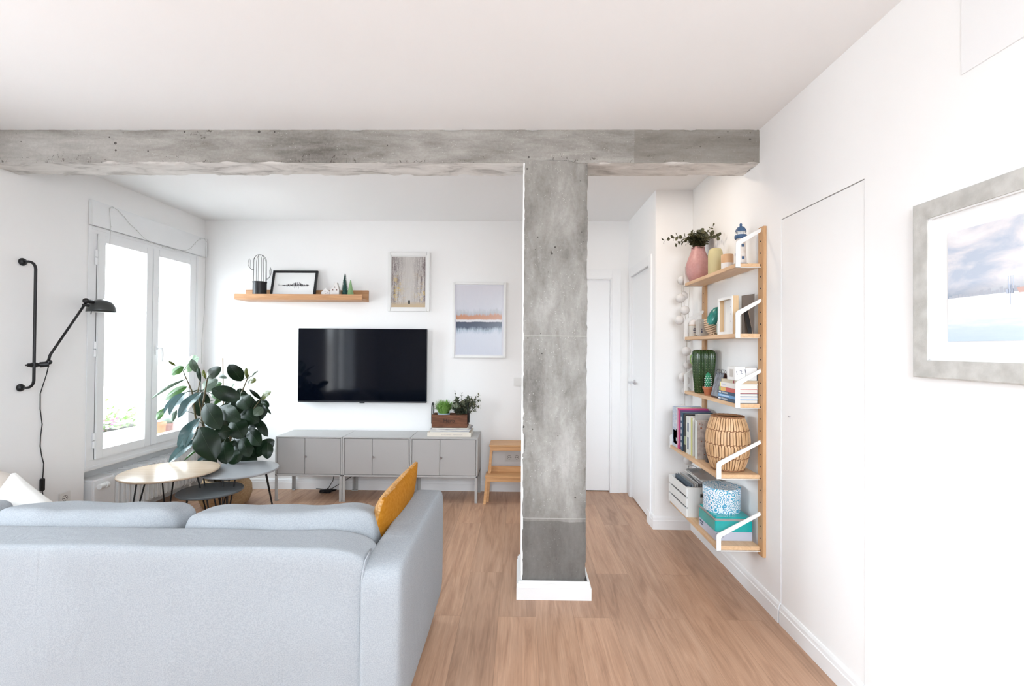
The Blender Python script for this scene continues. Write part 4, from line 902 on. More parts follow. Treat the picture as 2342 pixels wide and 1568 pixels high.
LEAVES=[(-2.807,3.970,1.166,-2.654,3.919,1.280,0.131,'g'),(-2.747,3.870,1.199,-2.813,3.825,1.136,0.074,'g'),(-2.849,3.920,1.203,-2.877,3.877,1.245,0.020,'y'),
(-2.670,3.920,1.149,-2.688,3.878,1.267,0.055,'p'),(-2.646,3.900,1.191,-2.592,3.852,1.085,0.031,'d'),(-2.615,3.970,1.098,-2.454,3.904,1.203,0.083,'d'),
(-2.562,4.020,1.123,-2.433,3.951,1.107,0.035,'p'),(-2.321,3.970,1.079,-2.379,3.883,1.228,0.104,'d'),(-2.304,4.020,1.090,-2.282,3.967,1.195,0.035,'y'),
(-2.296,4.020,1.069,-2.207,3.982,1.086,0.056,'y'),(-2.265,4.020,1.111,-2.181,3.965,1.171,0.013,'p'),(-2.728,3.870,1.096,-2.974,3.824,0.952,0.026,'p'),
(-2.752,3.920,1.031,-2.897,3.872,0.931,0.075,'g'),(-2.712,3.840,0.983,-2.822,3.761,0.837,0.070,'b'),(-2.691,3.820,0.992,-2.755,3.729,0.829,0.073,'b'),
(-2.555,3.800,0.995,-2.615,3.632,0.824,0.083,'b'),(-2.928,3.920,0.856,-2.938,3.843,0.767,0.058,'g'),(-2.801,3.870,0.843,-2.779,3.805,0.764,0.034,'p'),
(-2.722,4.070,0.983,-2.545,4.005,1.096,0.092,'p'),(-2.712,4.120,0.978,-2.550,4.071,1.056,0.072,'g'),(-2.278,3.870,0.936,-2.474,3.809,1.035,0.118,'d'),
(-2.708,4.070,0.968,-2.696,3.992,0.786,0.120,'d'),(-2.579,4.120,0.907,-2.612,4.047,0.872,0.036,'g'),(-2.300,3.920,0.958,-2.178,3.830,0.874,0.123,'d'),
(-2.400,3.970,0.917,-2.316,3.878,0.853,0.104,'d'),(-2.310,3.940,0.824,-2.129,3.891,0.757,0.123,'d'),(-2.118,3.920,0.863,-2.155,3.862,0.809,0.075,'p'),
(-2.157,3.970,0.930,-2.047,3.920,1.002,0.062,'y'),(-2.187,4.020,0.921,-2.244,3.949,1.015,0.031,'d'),(-2.180,4.020,0.914,-2.098,3.966,0.879,0.035,'d'),
(-2.165,4.020,0.879,-2.060,3.950,0.811,0.022,'d'),(-2.193,3.970,0.759,-2.071,3.921,0.633,0.066,'d'),(-2.513,3.800,0.902,-2.330,3.706,0.732,0.139,'d'),
(-2.423,3.840,0.871,-2.198,3.749,0.792,0.117,'d'),(-2.337,3.880,0.771,-2.209,3.806,0.642,0.149,'d'),(-2.518,3.740,0.724,-2.350,3.680,0.503,0.182,'d'),
(-2.313,3.820,0.693,-2.402,3.727,0.675,0.106,'d'),(-2.306,4.020,0.694,-2.185,3.945,0.679,0.063,'d'),(-2.256,3.970,0.667,-2.106,3.878,0.569,0.107,'d'),
(-2.282,3.920,0.614,-2.167,3.830,0.484,0.102,'d'),(-2.240,3.970,0.535,-2.174,3.899,0.475,0.041,'d'),(-2.573,3.820,0.784,-2.666,3.707,0.578,0.090,'b'),
(-2.572,3.800,0.767,-2.585,3.667,0.593,0.073,'b'),(-2.597,3.820,0.609,-2.735,3.705,0.467,0.076,'b'),(-2.596,3.870,0.538,-2.699,3.823,0.446,0.019,'g'),
(-2.526,3.870,0.457,-2.554,3.769,0.460,0.034,'b'),(-2.385,3.840,0.594,-2.308,3.752,0.447,0.124,'d'),(-2.334,3.870,0.500,-2.257,3.824,0.437,0.118,'d'),
(-2.409,3.970,0.519,-2.314,3.923,0.509,0.041,'d'),(-2.610,3.970,0.741,-2.479,3.834,0.709,0.048,'b'),(-2.492,4.120,1.009,-2.435,4.067,1.050,0.025,'g'),
(-2.690,4.120,0.964,-2.568,4.056,0.914,0.036,'g'),(-2.595,3.920,1.094,-2.584,3.875,1.179,0.031,'y'),(-2.426,4.020,0.579,-2.296,3.957,0.523,0.077,'d'),
(-2.496,3.970,0.672,-2.394,3.872,0.771,0.104,'d'),(-2.494,3.970,0.532,-2.433,3.915,0.647,0.117,'d'),(-2.690,4.070,0.753,-2.623,4.011,0.734,0.042,'g')]
# ---------------------------------------------------------------- wall shelving on the right wall
SX1 = 1.302
SZ = [(1.815, 1.17), (1.434, 1.17), (1.055, 1.17), (.672, 1.07), (.287, 1.07)]     # underside, front edge
t = thing('wall_shelf_unit', 'bamboo wall rails with five bamboo shelves on white metal brackets', 'shelf', (XR, 3.01, .262))
for yc in (2.606, 3.412):
    mb = MB(); mb.box(SX1, XR, yc-.028, yc+.028, .262, 2.034, 0, .002)
    r_ = mb.build('rail', M['bamboov'], t, angle=40)
    for k in range(28):
        z = 2.020-.0640*k
        if k % 6: MB().tube([(SX1+.002, yc, z), (SX1-.0006, yc, z)], .0042, 10).build('peg_hole', M['dark'], r_)
    for k in range(0, 28, 6): z = 2.020-.0640*k; MB().tube([(SX1+.001, yc, z), (SX1-.003, yc, z)], .008, 14).build('screw', M['whitemetal'], r_)
for zb, xf in SZ:
    rbox('shelf_board', M['bamboo'], xf, SX1-.001, 2.610, 3.408, zb+.0005, zb+.022, .0015, t)
    hc = .140 if xf > 1.1 else .088
    for yc in (2.6045, 3.4095):
        w_ = .024; zc = zb+hc; zr = zb+.205; dx, dz_ = SX1-xf, zr-zc; ln = math.hypot(dx, dz_); tx, tz = dx/ln, dz_/ln
        outer = [(xf-.003, zb-.002), (xf-.003, zc-.012), (xf-.001, zc-.004), (xf+.006, zc+.004), (SX1-.002, zr+.006)]
        inner = [(SX1-.002, zr-.014), (xf+w_+.004, zc-.012), (xf+w_-.003, zc-.022), (xf+w_-.003, zb-.002)]
        if yc > 3: outer[-1] = (SX1+.0-.004, zr+.006)
        mb = MB().prism(outer+inner, 'y', yc-.0035, yc+.0035); mb.box(xf-.003, SX1-.002, yc-.0035, yc+.0035, zb-.0025, zb+.0)
        mb.build('bracket', M['whitemetal'], t)
TOP = [z+.0225 for z, _ in SZ]

# --- top shelf
UX = 1.235
z0 = TOP[0]
t = thing('pink_vase', 'dusty pink bottle shaped vase with dried eucalyptus on the top shelf', 'vase', (UX, 3.335, z0))
MB().lathe([(0, 0), (.048, 0), (.058, .008), (.074, .05), (.081, .09), (.079, .120), (.068, .155), (.054, .19), (.046, .215), (.045, .238), (.040, .238), (.040, .2), (0, .19)], (UX, 3.335, z0), 40).build('vase_body', mat('dusty_pink_clay', (.52, .27, .26), .45, var=(60, (.58, .31, .30))), t, smooth=True)
random.seed(31); mb = MB(); b0 = Vector((UX, 3.335, z0+.20))
for k in range(17):
    a = random.uniform(0, 2*PI); r = random.uniform(.02, .062); tp = Vector((min(1.285, UX+r*math.cos(a)), 3.335+r*1.2*math.sin(a), z0+random.uniform(.29, .35)))
    sprig(mb, b0, (b0+tp)/2+Vector((0, 0, .04)), tp, 8, .024)
sprig(mb, b0, (1.19, 3.33, 2.20), (1.005, 3.34, 2.125), 10, .022, flat=1.2); sprig(mb, b0, (1.17, 3.32, 2.16), (1.09, 3.34, 2.10), 7, .020)
sprig(mb, b0, (1.255, 3.25, 2.17), (1.275, 3.10, 2.10), 9, .022); sprig(mb, b0, (1.255, 3.27, 2.16), (1.27, 3.16, 2.185), 6, .013)
mb.build('dried_sprigs', [M['bark'], mat('dried_eucalyptus_leaf', (.055, .06, .028), .55, var=(30, (.12, .115, .05)))], t, smooth=True)
tag(MB().lathe([(0, 0), (.040, 0), (.044, .006), (.0445, .125), (.041, .150), (.033, .166), (.018, .172), (0, .173)], (UX, 3.04, z0), 36).build('cream_vase', mat('pale_khaki_ceramic', (.60, .52, .28), .55), smooth=True, angle=60), 'pale khaki rounded bottle beside the pink vase on the top shelf', 'vase')
t = thing('candle_jar', 'small white jar with a wooden lid on the top shelf', 'jar', (UX, 2.868, z0))
MB().lathe([(0, 0), (.033, 0), (.034, .004), (.034, .046), (0, .046)], (UX, 2.868, z0), 30).build('jar_body', M['porcelain'], t, smooth=True, angle=40)
MB().lathe([(0, .046), (.0345, .046), (.0345, .094), (.032, .097), (0, .097)], (UX, 2.868, z0), 30).build('wooden_lid', wood('light_beech', (.62, .36, .19), (.72, .46, .27), scale=(30, 30, 4)), t, smooth=True, angle=40)
M['navy'] = mat('navy_paint', (.035, .085, .19), .5, var=(50, (.06, .13, .25)))
lc = (1.245, 2.715, z0)
t = thing('lighthouse_ornament', 'white wooden lighthouse ornament with navy roof and base on the top shelf', 'ornament', lc)
MB().lathe([(0, 0), (.043, 0), (.043, .006), (.036, .016), (0, .016)], lc, 28).build('base', M['navy'], t, smooth=True, angle=40)
MB().lathe([(0, .016), (.030, .016), (.029, .05), (.024, .15), (.023, .156), (0, .156)], lc, 28).build('tower', mat('weathered_white_paint', (.78, .74, .70), .7, var=(40, (.70, .62, .56))), t, smooth=True, angle=60)
MB().lathe([(0, .156), (.030, .156), (.033, .160), (.033, .174), (.030, .178), (0, .178)], lc, 28).build('gallery', M['navy'], t, smooth=True, angle=40)
mb = MB().lathe([(0, .178), (.018, .178), (.018, .196), (0, .196)], lc, 20)
for k in range(10): a = 2*PI*k/10; mb.tube([(lc[0]+.029*math.cos(a), lc[1]+.029*math.sin(a), z0+.178), (lc[0]+.029*math.cos(a), lc[1]+.029*math.sin(a), z0+.194)], .0012, 5)
mb.tube([(lc[0]+.029*math.cos(2*PI*k/24), lc[1]+.029*math.sin(2*PI*k/24), z0+.194) for k in range(25)], .0012, 5)
mb.build('lantern_room', M['white'], t)
MB().lathe([(0, .196), (.030, .196), (.028, .206), (.018, .222), (.006, .228), (.007, .233), (.0075, .238), (.004, .244), (0, .245)], lc, 28).build('dome', M['navy'], t, smooth=True, angle=50)
mb = MB(); 
for zz in (.115, .045): mb.box(lc[0]-.007, lc[0]+.007, lc[1]-.0295+(.0, .002)[zz > .1], lc[1]-.024, z0+zz-.008, z0+zz+.008)
mb.box(lc[0]-.030, lc[0]-.024, lc[1]-.006, lc[1]+.006, z0+.06, z0+.075)
mb.build('tiny_window', M['navy'], t)

# --- second shelf
z0 = TOP[1]
M['frosted'] = mat('frosted_beige_glass', (.56, .53, .49), .35); M['inkblue'] = mat('dark_blue_label_print', (.06, .07, .14), .7)
t = thing('domed_candle_jar', 'white domed candle jar with orange rim at the far end of the second shelf', 'jar', (1.215, 3.36, z0))
MB().lathe([(0, 0), (.029, 0), (.031, .004), (.031, .078), (0, .078)], (1.215, 3.36, z0), 28).build('jar_body', mat('cream_glass', (.66, .63, .58), .35), t, smooth=True, angle=40)
MB().lathe([(0, .078), (.032, .078), (.032, .083), (0, .083)], (1.215, 3.36, z0), 28).build('rim', mat('orange_brown_rim', (.55, .24, .08), .5), t, angle=40)
MB().lathe([(0, .083), (.031, .083), (.030, .098), (.022, .112), (.010, .118), (0, .119)], (1.215, 3.36, z0), 28).build('dome_lid', M['porcelain'], t, smooth=True, angle=50)
mb = MB()
for k, (dz, w_) in enumerate(((.055, .016), (.045, .024), (.040, .020), (.028, .018))): mb.box(1.215-w_/2-.004, 1.215+w_/2-.004, 3.3285, 3.3295, z0+dz, z0+dz+.0035)
mb.build('label_print', M['inkblue'], t)
t = thing('frosted_candle_pot', 'squarish frosted beige candle pot on the second shelf', 'jar', (1.232, 3.215, z0))
MB().box(1.190, 1.274, 3.175, 3.262, z0, z0+.112, 0, .008).build('pot_body', M['frosted'], t, angle=40)
rbox('wax', M['porcelain'], 1.197, 1.267, 3.182, 3.255, z0+.112, z0+.1125, 0, t)
mb = MB().box(1.199, 1.206, 3.1742, 3.1752, z0+.022, z0+.034).box(1.200, 1.205, 3.1742, 3.1752, z0+.038, z0+.050)
mb.build('label_print', M['inkblue'], t)
# rattan shell ornament with teal body
t = thing('teal_ornament', 'teal green streaked egg shape on a pale woven twig foot, second shelf', 'ornament', (1.225, 3.02, z0))
mb = MB(); R_ = Matrix.Translation((1.222, 3.03, z0+.115)) @ Matrix.Rotation(math.radians(28), 4, 'Y')
n0 = len(mb.v); mb.lathe([(.034*math.sin(PI*i/12)**.8+.0002, -.070*math.cos(PI*i/12)) for i in range(13)], (0, 0, 0), 28, rib=(11, .05)); mb.v = [tuple(R_ @ Vector(v)) for v in mb.v]
mb.build('teal_body', mat('teal_glaze', (.012, .14, .12), .25, var=(22, (.04, .30, .26), 5), stretch=(3, 3, .6)), t, smooth=True)
M['twig'] = mat('pale_woven_twig', (.66, .50, .36), .8, var=(50, (.50, .34, .22)))
mb = MB(); random.seed(12)
for k in range(9):
    f = k/8; c_ = Vector((1.185+.040*f, 3.045-.02*f, z0+.100-.093*f)); r = .014+.014*math.sin(f*PI)+.006*f
    mb.tube([c_+Vector((r*math.cos(q), r*math.sin(q), r*.35*math.cos(q))) for q in [2*PI*j/14 for j in range(15)]], .0058, 6)
for k in range(9):
    a = k*.7; mb.tube([(1.225+.024*math.cos(a), 3.025+.024*math.sin(a), z0+.022), (1.225+.034*math.cos(a), 3.025+.034*math.sin(a), z0+.003)], .005, 6)
mb.build('woven_foot', M['twig'], t, smooth=True)
t = thing('ceramic_bird', 'tall slim white ceramic bird figure with green streaks, second shelf', 'ornament', (1.24, 2.93, z0))
mb = MB().lathe([(0, 0), (.026, 0), (.030, .02), (.029, .07), (.021, .105), (.011, .122), (.010, .13)], (1.232, 2.935, z0), 24, sx=1, sy=.8)
mb.lathe([(.010, .126), (.015, .140), (.018, .165), (.014, .195), (.006, .215), (.001, .222)], (1.228, 2.935, z0), 20, sx=.95, sy=.7)
mb.build('bird_body', mat('white_green_glaze', (.72, .74, .70), .3, var=(11, (.10, .28, .22), 5), stretch=(4, 4, 1)), t, smooth=True)
def fr_x(t, x0, x1, y0, y1, z0, z1, bw, fm):
    mb = MB(); mb.box(x0, x1, y0, y0+bw, z0, z1).box(x0, x1, y1-bw, y1, z0, z1).box(x0, x1, y0+bw, y1-bw, z0, z0+bw).box(x0, x1, y0+bw, y1-bw, z1-bw, z1); return mb.build('picture_frame', fm, t)
t = thing('box_photo_frame', 'white fronted deep wooden photo frame standing on the second shelf', 'picture frame', (1.225, 2.79, z0))
fr_x(t, 1.185, 1.190, 2.690, 2.880, z0, z0+.215, .016, M['whitemetal'])
mb = MB().box(1.190, 1.222, 2.690, 2.698, z0, z0+.215).box(1.190, 1.222, 2.872, 2.880, z0, z0+.215).box(1.190, 1.222, 2.698, 2.872, z0, z0+.008).box(1.190, 1.222, 2.698, 2.872, z0+.207, z0+.215)
mb.build('wooden_case', wood('birch_edge', (.66, .45, .25), (.74, .54, .32), scale=(30, 30, 3)), t)
rbox('backing_card', M['white'], 1.218, 1.222, 2.698, 2.872, z0+.008, z0+.207, 0, t)
mb = MB(); 
for k in range(9): mb.box(1.2172, 1.218, 2.755, 2.775+.004*(k % 3), z0+.045+.014*k, z0+.052+.014*k)
mb.build('photo_strip', mat('faded_print', (.36, .32, .34), .6, var=(60, (.55, .35, .28))), t)
t = thing('easel_photo_frame', 'dark backed photo frame with easel leg seen from behind, near end of second shelf', 'picture frame', (1.25, 2.66, z0))
mb = MB(); mb.add([(1.232, 2.664, z0), (1.298, 2.664, z0), (1.298, 2.664, z0+.222), (1.232, 2.664, z0+.212), (1.232, 2.676, z0), (1.298, 2.676, z0), (1.298, 2.676, z0+.222), (1.232, 2.676, z0+.212)], [(0, 1, 2, 3), (4, 7, 6, 5), (0, 4, 5, 1), (1, 5, 6, 2), (2, 6, 7, 3), (3, 7, 4, 0)])
mb.build('frame_back', mat('taupe_backing_board', (.15, .12, .10), .8), t)
MB().prism([(2.664, z0+.13), (2.664, z0+.09), (2.618, z0+.0), (2.622, z0+.03)], 'x', 1.240, 1.262).build('easel_leg', M['black'], t)
MB().add([(1.262, 2.664, z0+.12), (1.2635, 2.664, z0+.12), (1.2635, 2.618, z0), (1.262, 2.618, z0), (1.262, 2.660, z0+.12), (1.2635, 2.660, z0+.12), (1.2635, 2.612, z0), (1.262, 2.612, z0)], [(0, 1, 2, 3), (4, 7, 6, 5), (0, 3, 7, 4), (1, 5, 6, 2)]).build('leg_edge', M['twig'], t)

# --- third shelf
z0 = TOP[2]
t = thing('cactus_vase', 'tall dark green ribbed cactus shaped vase on the third shelf', 'vase', (1.237, 3.235, z0))
MB().lathe([(0, 0), (.050, 0), (.054, .006), (.064, .12), (.0705, .22), (.0705, .262), (.064, .282), (.050, .290), (.046, .284), (0, .262)], (1.237, 3.235, z0), 128, rib=(22, .07)).build('vase_body', mat('green_cactus_glaze', (.016, .045, .010), .25, var=(70, (.03, .075, .02), 2), coat=.3), t, smooth=True)
mb = MB(); random.seed(9)
for k in range(22):
    a = 2*PI*k/22
    for j in range(16):
        f = j/15; r = (.054+(.0715-.054)*min(1, f*1.2))*1.068; mb.ball((1.237+r*math.cos(a), 3.235+r*math.sin(a), z0+.012+.255*f), .0016, 0, 4)
mb.build('glaze_dots', mat('pale_green_dots', (.34, .42, .20), .4), t)
MB().tube([(1.172, 3.24, z0+.255), (1.158, 3.24, z0+.252), (1.150, 3.24, z0+.232), (1.152, 3.24, z0+.205), (1.168, 3.24, z0+.188)], .0045, 8).build('vase_handle', M['plantgreen'], t, smooth=True)
pc = (1.205, 3.075, z0)
t = thing('potted_mini_cactus', 'tiny green dotted toy cactus in a terracotta pot on the third shelf', 'ornament', pc)
MB().lathe([(0, 0), (.021, 0), (.029, .040), (.034, .041), (.034, .054), (.029, .054), (.026, .048), (0, .048)], pc, 28).build('pot', M['terracotta'], t, smooth=True, angle=40)
MB().lathe([(0, .045), (.017, .05), (.020, .075), (.019, .11), (.013, .135), (.005, .144), (0, .145)], pc, 24).build('cactus_body', mat('bright_green_felt', (.01, .22, .10), .5), t, smooth=True)
mb = MB()
for k in range(9):
    for j in range(7):
        a = 2*PI*(k+.5*(j % 2))/9; f = j/6; r = .0205*(1 if f < .7 else 1-(f-.7)*1.5); mb.ball((pc[0]+r*math.cos(a), pc[1]+r*math.sin(a), z0+.056+.075*f), .0026, 0, 6)
mb.build('white_dots', M['white'], t)
# desk calendar
t = thing('desk_calendar', 'ring bound standing desk calendar with a dark brown stand on the third shelf', 'calendar', (1.225, 2.905, z0))
ya, yb = 2.872, 2.985
mb = MB(); zt = z0+.150
def slab(mb, xb, xt, th, y0, y1, zb=0):  # leaning panel between foot xb and ridge xt
    mb.add([(xb, y0, z0+zb), (xb+th, y0, z0+zb), (xt+th, y0, zt), (xt, y0, zt), (xb, y1, z0+zb), (xb+th, y1, z0+zb), (xt+th, y1, zt), (xt, y1, zt)], [(0, 1, 2, 3), (4, 7, 6, 5), (0, 4, 5, 1), (1, 5, 6, 2), (2, 6, 7, 3), (3, 7, 4, 0)]); return mb
slab(mb, 1.188, 1.224, .004, ya, yb); slab(mb, 1.268, 1.230, .004, ya, yb); mb.box(1.188, 1.272, ya, yb, z0, z0+.003)
mb.prism([(1.190, z0), (1.270, z0), (1.232, zt-.004), (1.226, zt-.004)], 'y', ya+.012, ya+.015)
mb.build('card_stand', mat('dark_brown_card', (.07, .028, .020), .7), t)
slab(MB(), 1.1845, 1.2205, .003, ya+.003, yb-.002, .010).build('picture_sheet', mat('blue_grey_photo', (.26, .29, .33), .35, var=(30, (.10, .10, .12), 5)), t)
mb = MB()
for y in (ya+.022, ya+.048, yb-.022): mb.tube([(1.226+.016*math.cos(q), y, zt+.004+.016*math.sin(q)) for q in [2*PI*j/18 for j in range(19)]], .0012, 5)
mb.build('binding_rings', M['blackwire'], t)
# book stack on the third shelf, spines towards the room
zb = z0; specs = [
    ('thin navy book with photo spine, bottom of the shelf stack', (.02, .06, .12), M['page'], .0190, 1.174, 2.852, 0),
    ('pale blue spined book second from the bottom of the shelf stack', (.16, .36, .62), M['page'], .0170, 1.176, 2.850, 1),
    ('navy book with grey photo spine, third from the bottom of the shelf stack', (.03, .09, .17), M['page'], .0170, 1.175, 2.845, 2),
    ('green, yellow and red spined book in the middle of the shelf stack', (.62, .12, .10), M['page'], .0235, 1.177, 2.838, 3),
    ('white spined book with yellow edge, second from the top of the shelf stack', (.80, .79, .76), M['page'], .0280, 1.180, 2.836, 4),
    ('beige spined book with tan pages on top of the shelf stack', (.62, .55, .42), M['pagetan'], .0185, 1.184, 2.822, 5)]
for lab, colr, pg, th_, xs, yf, k in specs:
    cov = mat('cover_%s' % 'abcdef'[k], colr, .45)
    t = book('book', lab, xs, 1.298, 2.622, yf, zb, zb+th_-.0004, cov, pg, 'x-', 'books in the stack on the third shelf', th=.0016)
    e = .0005
    def strip(nm, c_, ya_, yb_, f0, f1):
        MB().box(xs-e, xs+.001, ya_, yb_, zb+th_*f0, zb+th_*f1).build(nm, mat(nm+'_%d' % k, c_, .5), t)
    if k in (0, 2): strip('spine_photo', (.42, .46, .50), 2.72, 2.80, .25, .8); strip('spine_label', (.75, .76, .78), 2.81, yf-.008, .3, .8)
    if k == 1: strip('spine_title', (.50, .66, .85), 2.70, 2.83, .3, .75)
    if k == 3: strip('spine_yellow', (.80, .50, .16), 2.748, 2.815, .05, .95); strip('spine_green', (.32, .50, .15), 2.815, yf, .05, .95)
    if k == 4: strip('spine_edge', (.80, .72, .25), yf-.014, yf, .0, 1); strip('spine_title', (.60, .62, .70), 2.76, 2.80, .35, .65)
    if k == 5: strip('spine_label', (.35, .05, .08), 2.656, 2.668, .1, .9); strip('spine_edge', (.60, .50, .18), yf-.010, yf, 0, 1)
    zb += th_
t = thing('number_calendar', 'white block calendar with handwritten numbers on top of the shelf book stack', 'calendar', (1.22, 2.68, zb))
MB().box(1.178, 1.236, 2.634, 2.735, zb, zb+.074, 0, .002).build('block', M['white'], t, angle=40)
RZ = Matrix.Rotation(math.radians(-12), 4, 'Y')
MB().text('1 2 1', .030, Matrix.Translation((1.211, 2.6335, zb+.045)) @ RZ @ RX).build('numbers', mat('grey_blue_ink', (.14, .14, .20), .7), t)
rbox('side_window', M['frosted'], 1.1775, 1.179, 2.655, 2.70, zb+.018, zb+.060, 0, t)
t = thing('white_envelope_box', 'plain white folded card box behind the block calendar on the book stack', 'box', (1.272, 2.69, zb))
MB().box(1.240, 1.299, 2.640, 2.76, zb, zb+.070, 0, .001).build('box_body', mat('white_card', (.78, .77, .76), .7), t, angle=40)

# --- fourth shelf: standing books, glass bottle, rattan lantern
z0 = TOP[3]
bk = [  # y near, y far, height, colour, front x, depth, label
    (3.3050, 3.398, .272, (.30, .45, .68), 1.084, .195, 'blue and white patterned wide book at the far end of the fourth shelf', (.78, .78, .80)),
    (3.2600, 3.3035, .272, (.62, .05, .20), 1.084, .195, 'bright pink spined book on the fourth shelf', None),
    (3.2340, 3.2590, .262, (.12, .05, .16), 1.088, .195, 'thin dark purple book next to the pink one on the fourth shelf', None),
    (3.1990, 3.2330, .254, (.03, .08, .14), 1.086, .20, 'navy book with white spine lettering on the fourth shelf', None),
    (3.1530, 3.1980, .250, (.015, .015, .018), 1.090, .205, 'black book left of the white spined one on the fourth shelf', None),
    (3.0960, 3.1520, .238, (.74, .76, .74), 1.092, .17, 'white spined book with two navy panels on the fourth shelf', None),
    (3.0460, 3.0950, .238, (.76, .76, .72), 1.096, .17, 'white and yellow spined book on the fourth shelf', None),
    (2.9960, 3.0450, .268, (.40, .39, .38), 1.112, .185, 'wide plain grey book on the fourth shelf', None),
    (2.9560, 2.9950, .236, (.72, .75, .73), 1.094, .20, 'pale spined book with speckled grey cover, nearest the lantern', None)]
for k, (ya_, yb_, h, c_, xf, dp, lab, c2) in enumerate(bk):
    cov = mat('book_cloth_%s' % 'abcdefghi'[k], c_, .5) if k != 8 else mat('speckled_cover', (.36, .31, .28), .6, var=(45, (.52, .46, .42), 5))
    t = book('book', lab, xf, min(xf+dp, 1.30), ya_, yb_, z0, z0+h, cov, M['page'], 'x-', 'standing books on the fourth shelf', th=.0022)
    def sp(nm, cc, y0, y1, a, b): MB().box(xf-.0006, xf+.001, y0, y1, z0+h*a, z0+h*b).build(nm, mat(nm+'_c%d' % k, cc, .5), t)
    w_ = yb_-ya_
    if k == 0:
        MB().box(xf-.0006, xf+.001, ya_, yb_-.016, z0, z0+h).build('cover_pattern', mat('diagonal_pattern', (.72, .73, .76), .5, var=(35, (.40, .50, .66), 3), stretch=(1, 1, 1.6)), t)
        sp('red_patch', (.50, .03, .04), ya_, yb_-.02, .08, .16); sp('blue_patch', (.10, .30, .60), ya_+.02, yb_-.016, .16, .42); sp('dark_patch', (.02, .02, .06), ya_, ya_+.02, .24, .46)
    if k == 1: sp('spine_stripe', (.75, .70, .72), ya_+w_*.25, ya_+w_*.4, .1, .95); sp('spine_edge', (.72, .74, .76), yb_-.010, yb_, .0, 1)
    if k == 3:
        for q in range(5): sp('spine_lettering', (.70, .74, .74), ya_+w_*.55, ya_+w_*.9, .1+.17*q, .2+.17*q)
    if k == 4: sp('spine_ornament', (.45, .50, .30), ya_, ya_+w_*.4, .2, .42)
    if k == 5: sp('spine_panel', (.03, .07, .16), ya_+w_*.12, ya_+w_*.5, .12, .45); sp('spine_panel', (.03, .07, .16), ya_+w_*.12, ya_+w_*.5, .60, .84); sp('spine_edge', (.50, .55, .30), yb_-.008, yb_, 0, 1)
    if k == 6: sp('spine_yellow', (.66, .66, .25), ya_, ya_+w_*.55, 0, 1)
    if k == 8:
        MB().box(xf-.0006, xf+.001, ya_, yb_, z0, z0+h).build('pale_spine', mat('pale_spine_cloth', (.70, .73, .70), .6), t)
        mb = MB(); random.seed(77)
        for q in range(16): 
            u = random.uniform(.01, .18); v = random.uniform(.06, .96)*h; mb.tube([(xf+u, ya_-.0002, z0+v), (xf+u, ya_-.0008, z0+v)], random.uniform(.0025, .006), 8)
        mb.build('cover_spots', mat('rust_spots', (.30, .10, .05), .6), t)
t = thing('dark_bottle', 'small dark striped bottle with pale pink cap between books and lantern', 'bottle', (1.145, 2.885, z0))
MB().lathe([(0, 0), (.024, 0), (.025, .004), (.025, .125), (.022, .133), (0, .133)], (1.145, 2.895, z0), 24).build('bottle_body', mat('dark_striped_glass', (.04, .035, .035), .2, var=(1, (.16, .13, .12), 1), stretch=(150, 150, 2)), t, smooth=True, angle=50)
MB().lathe([(0, .133), (.020, .133), (.021, .155), (.020, .158), (.021, .162), (.021, .184), (.017, .187), (0, .187)], (1.145, 2.895, z0), 24).build('cap', mat('pale_pink_cap', (.66, .50, .50), .5), t, smooth=True, angle=50)
lc = (1.183, 2.738, z0)
t = thing('rattan_lantern', 'large barrel shaped split rattan lantern on the fourth shelf', 'lantern', lc)
def lr(z):     # barrel radius
    f = z/.305; return .066+(.1165-.066)*(max(0, math.sin(PI*(.04+.92*f))))**.62
M['rattan'] = mat('split_rattan', (.58, .35, .18), .5, var=(35, (.70, .46, .26), 3), stretch=(1, 1, .4)); M['rattandark'] = mat('rattan_shadow_side', (.26, .12, .055), .7)  # darker rattan for the binding rings
mb = MB(); NS = 46
for k in range(NS):
    a = 2*PI*k/NS; ta, ca = Vector((-math.sin(a), math.cos(a), 0)), Vector((math.cos(a), math.sin(a), 0)); vs = []; n = 18
    for i in range(n+1):
        z = .006+.293*i/n; r = lr(z)+(.0018 if (int(z/.0755)+k) % 2 else -.0008); w_ = (2*PI*lr(z)/NS)*.36
        off = .0028*(1 if (int(z/.0755) % 2) else -1)
        for s, rr_ in ((-1, 0), (1, 0), (1, -.003), (-1, -.003)): vs.append(Vector(lc)+ca*(r+rr_)+ta*(s*w_+off)+Vector((0, 0, z)))
    mb.add(vs, [(i*4+j, i*4+(j+1) % 4, i*4+4+(j+1) % 4, i*4+4+j) for i in range(n) for j in range(4)])
mb.build('slats', M['rattan'], t)
mb = MB()
for z in (.006, .0755, .151, .2265, .298):
    r = lr(z)-.001; 
    for dz in ((-.002, .002) if .01 < z < .29 else (0,)): mb.tube([(lc[0]+(r+.003*math.sin(j*NS*PI/92+dz*900))*math.cos(2*PI*j/92), lc[1]+(r+.003*math.sin(j*NS*PI/92+dz*900))*math.sin(2*PI*j/92), lc[2]+z+dz) for j in range(93)], .0022 if .01 < z < .29 else .005, 6)
mb.build('binding', M['rattandark'], t, smooth=True)
MB().lathe([(.058, .004)]+[(lr(.012+.28*i/12)-.0075, .012+.28*i/12) for i in range(13)]+[(.0605, .300), (.056, .300), (.054, .295)]+[(lr(.29-.28*i/8)-.012, .29-.28*i/8) for i in range(9)], lc, 48).build('inner_weave', mat('inner_rattan', (.22, .10, .04), .8, var=(60, (.30, .15, .07))), t, smooth=True)

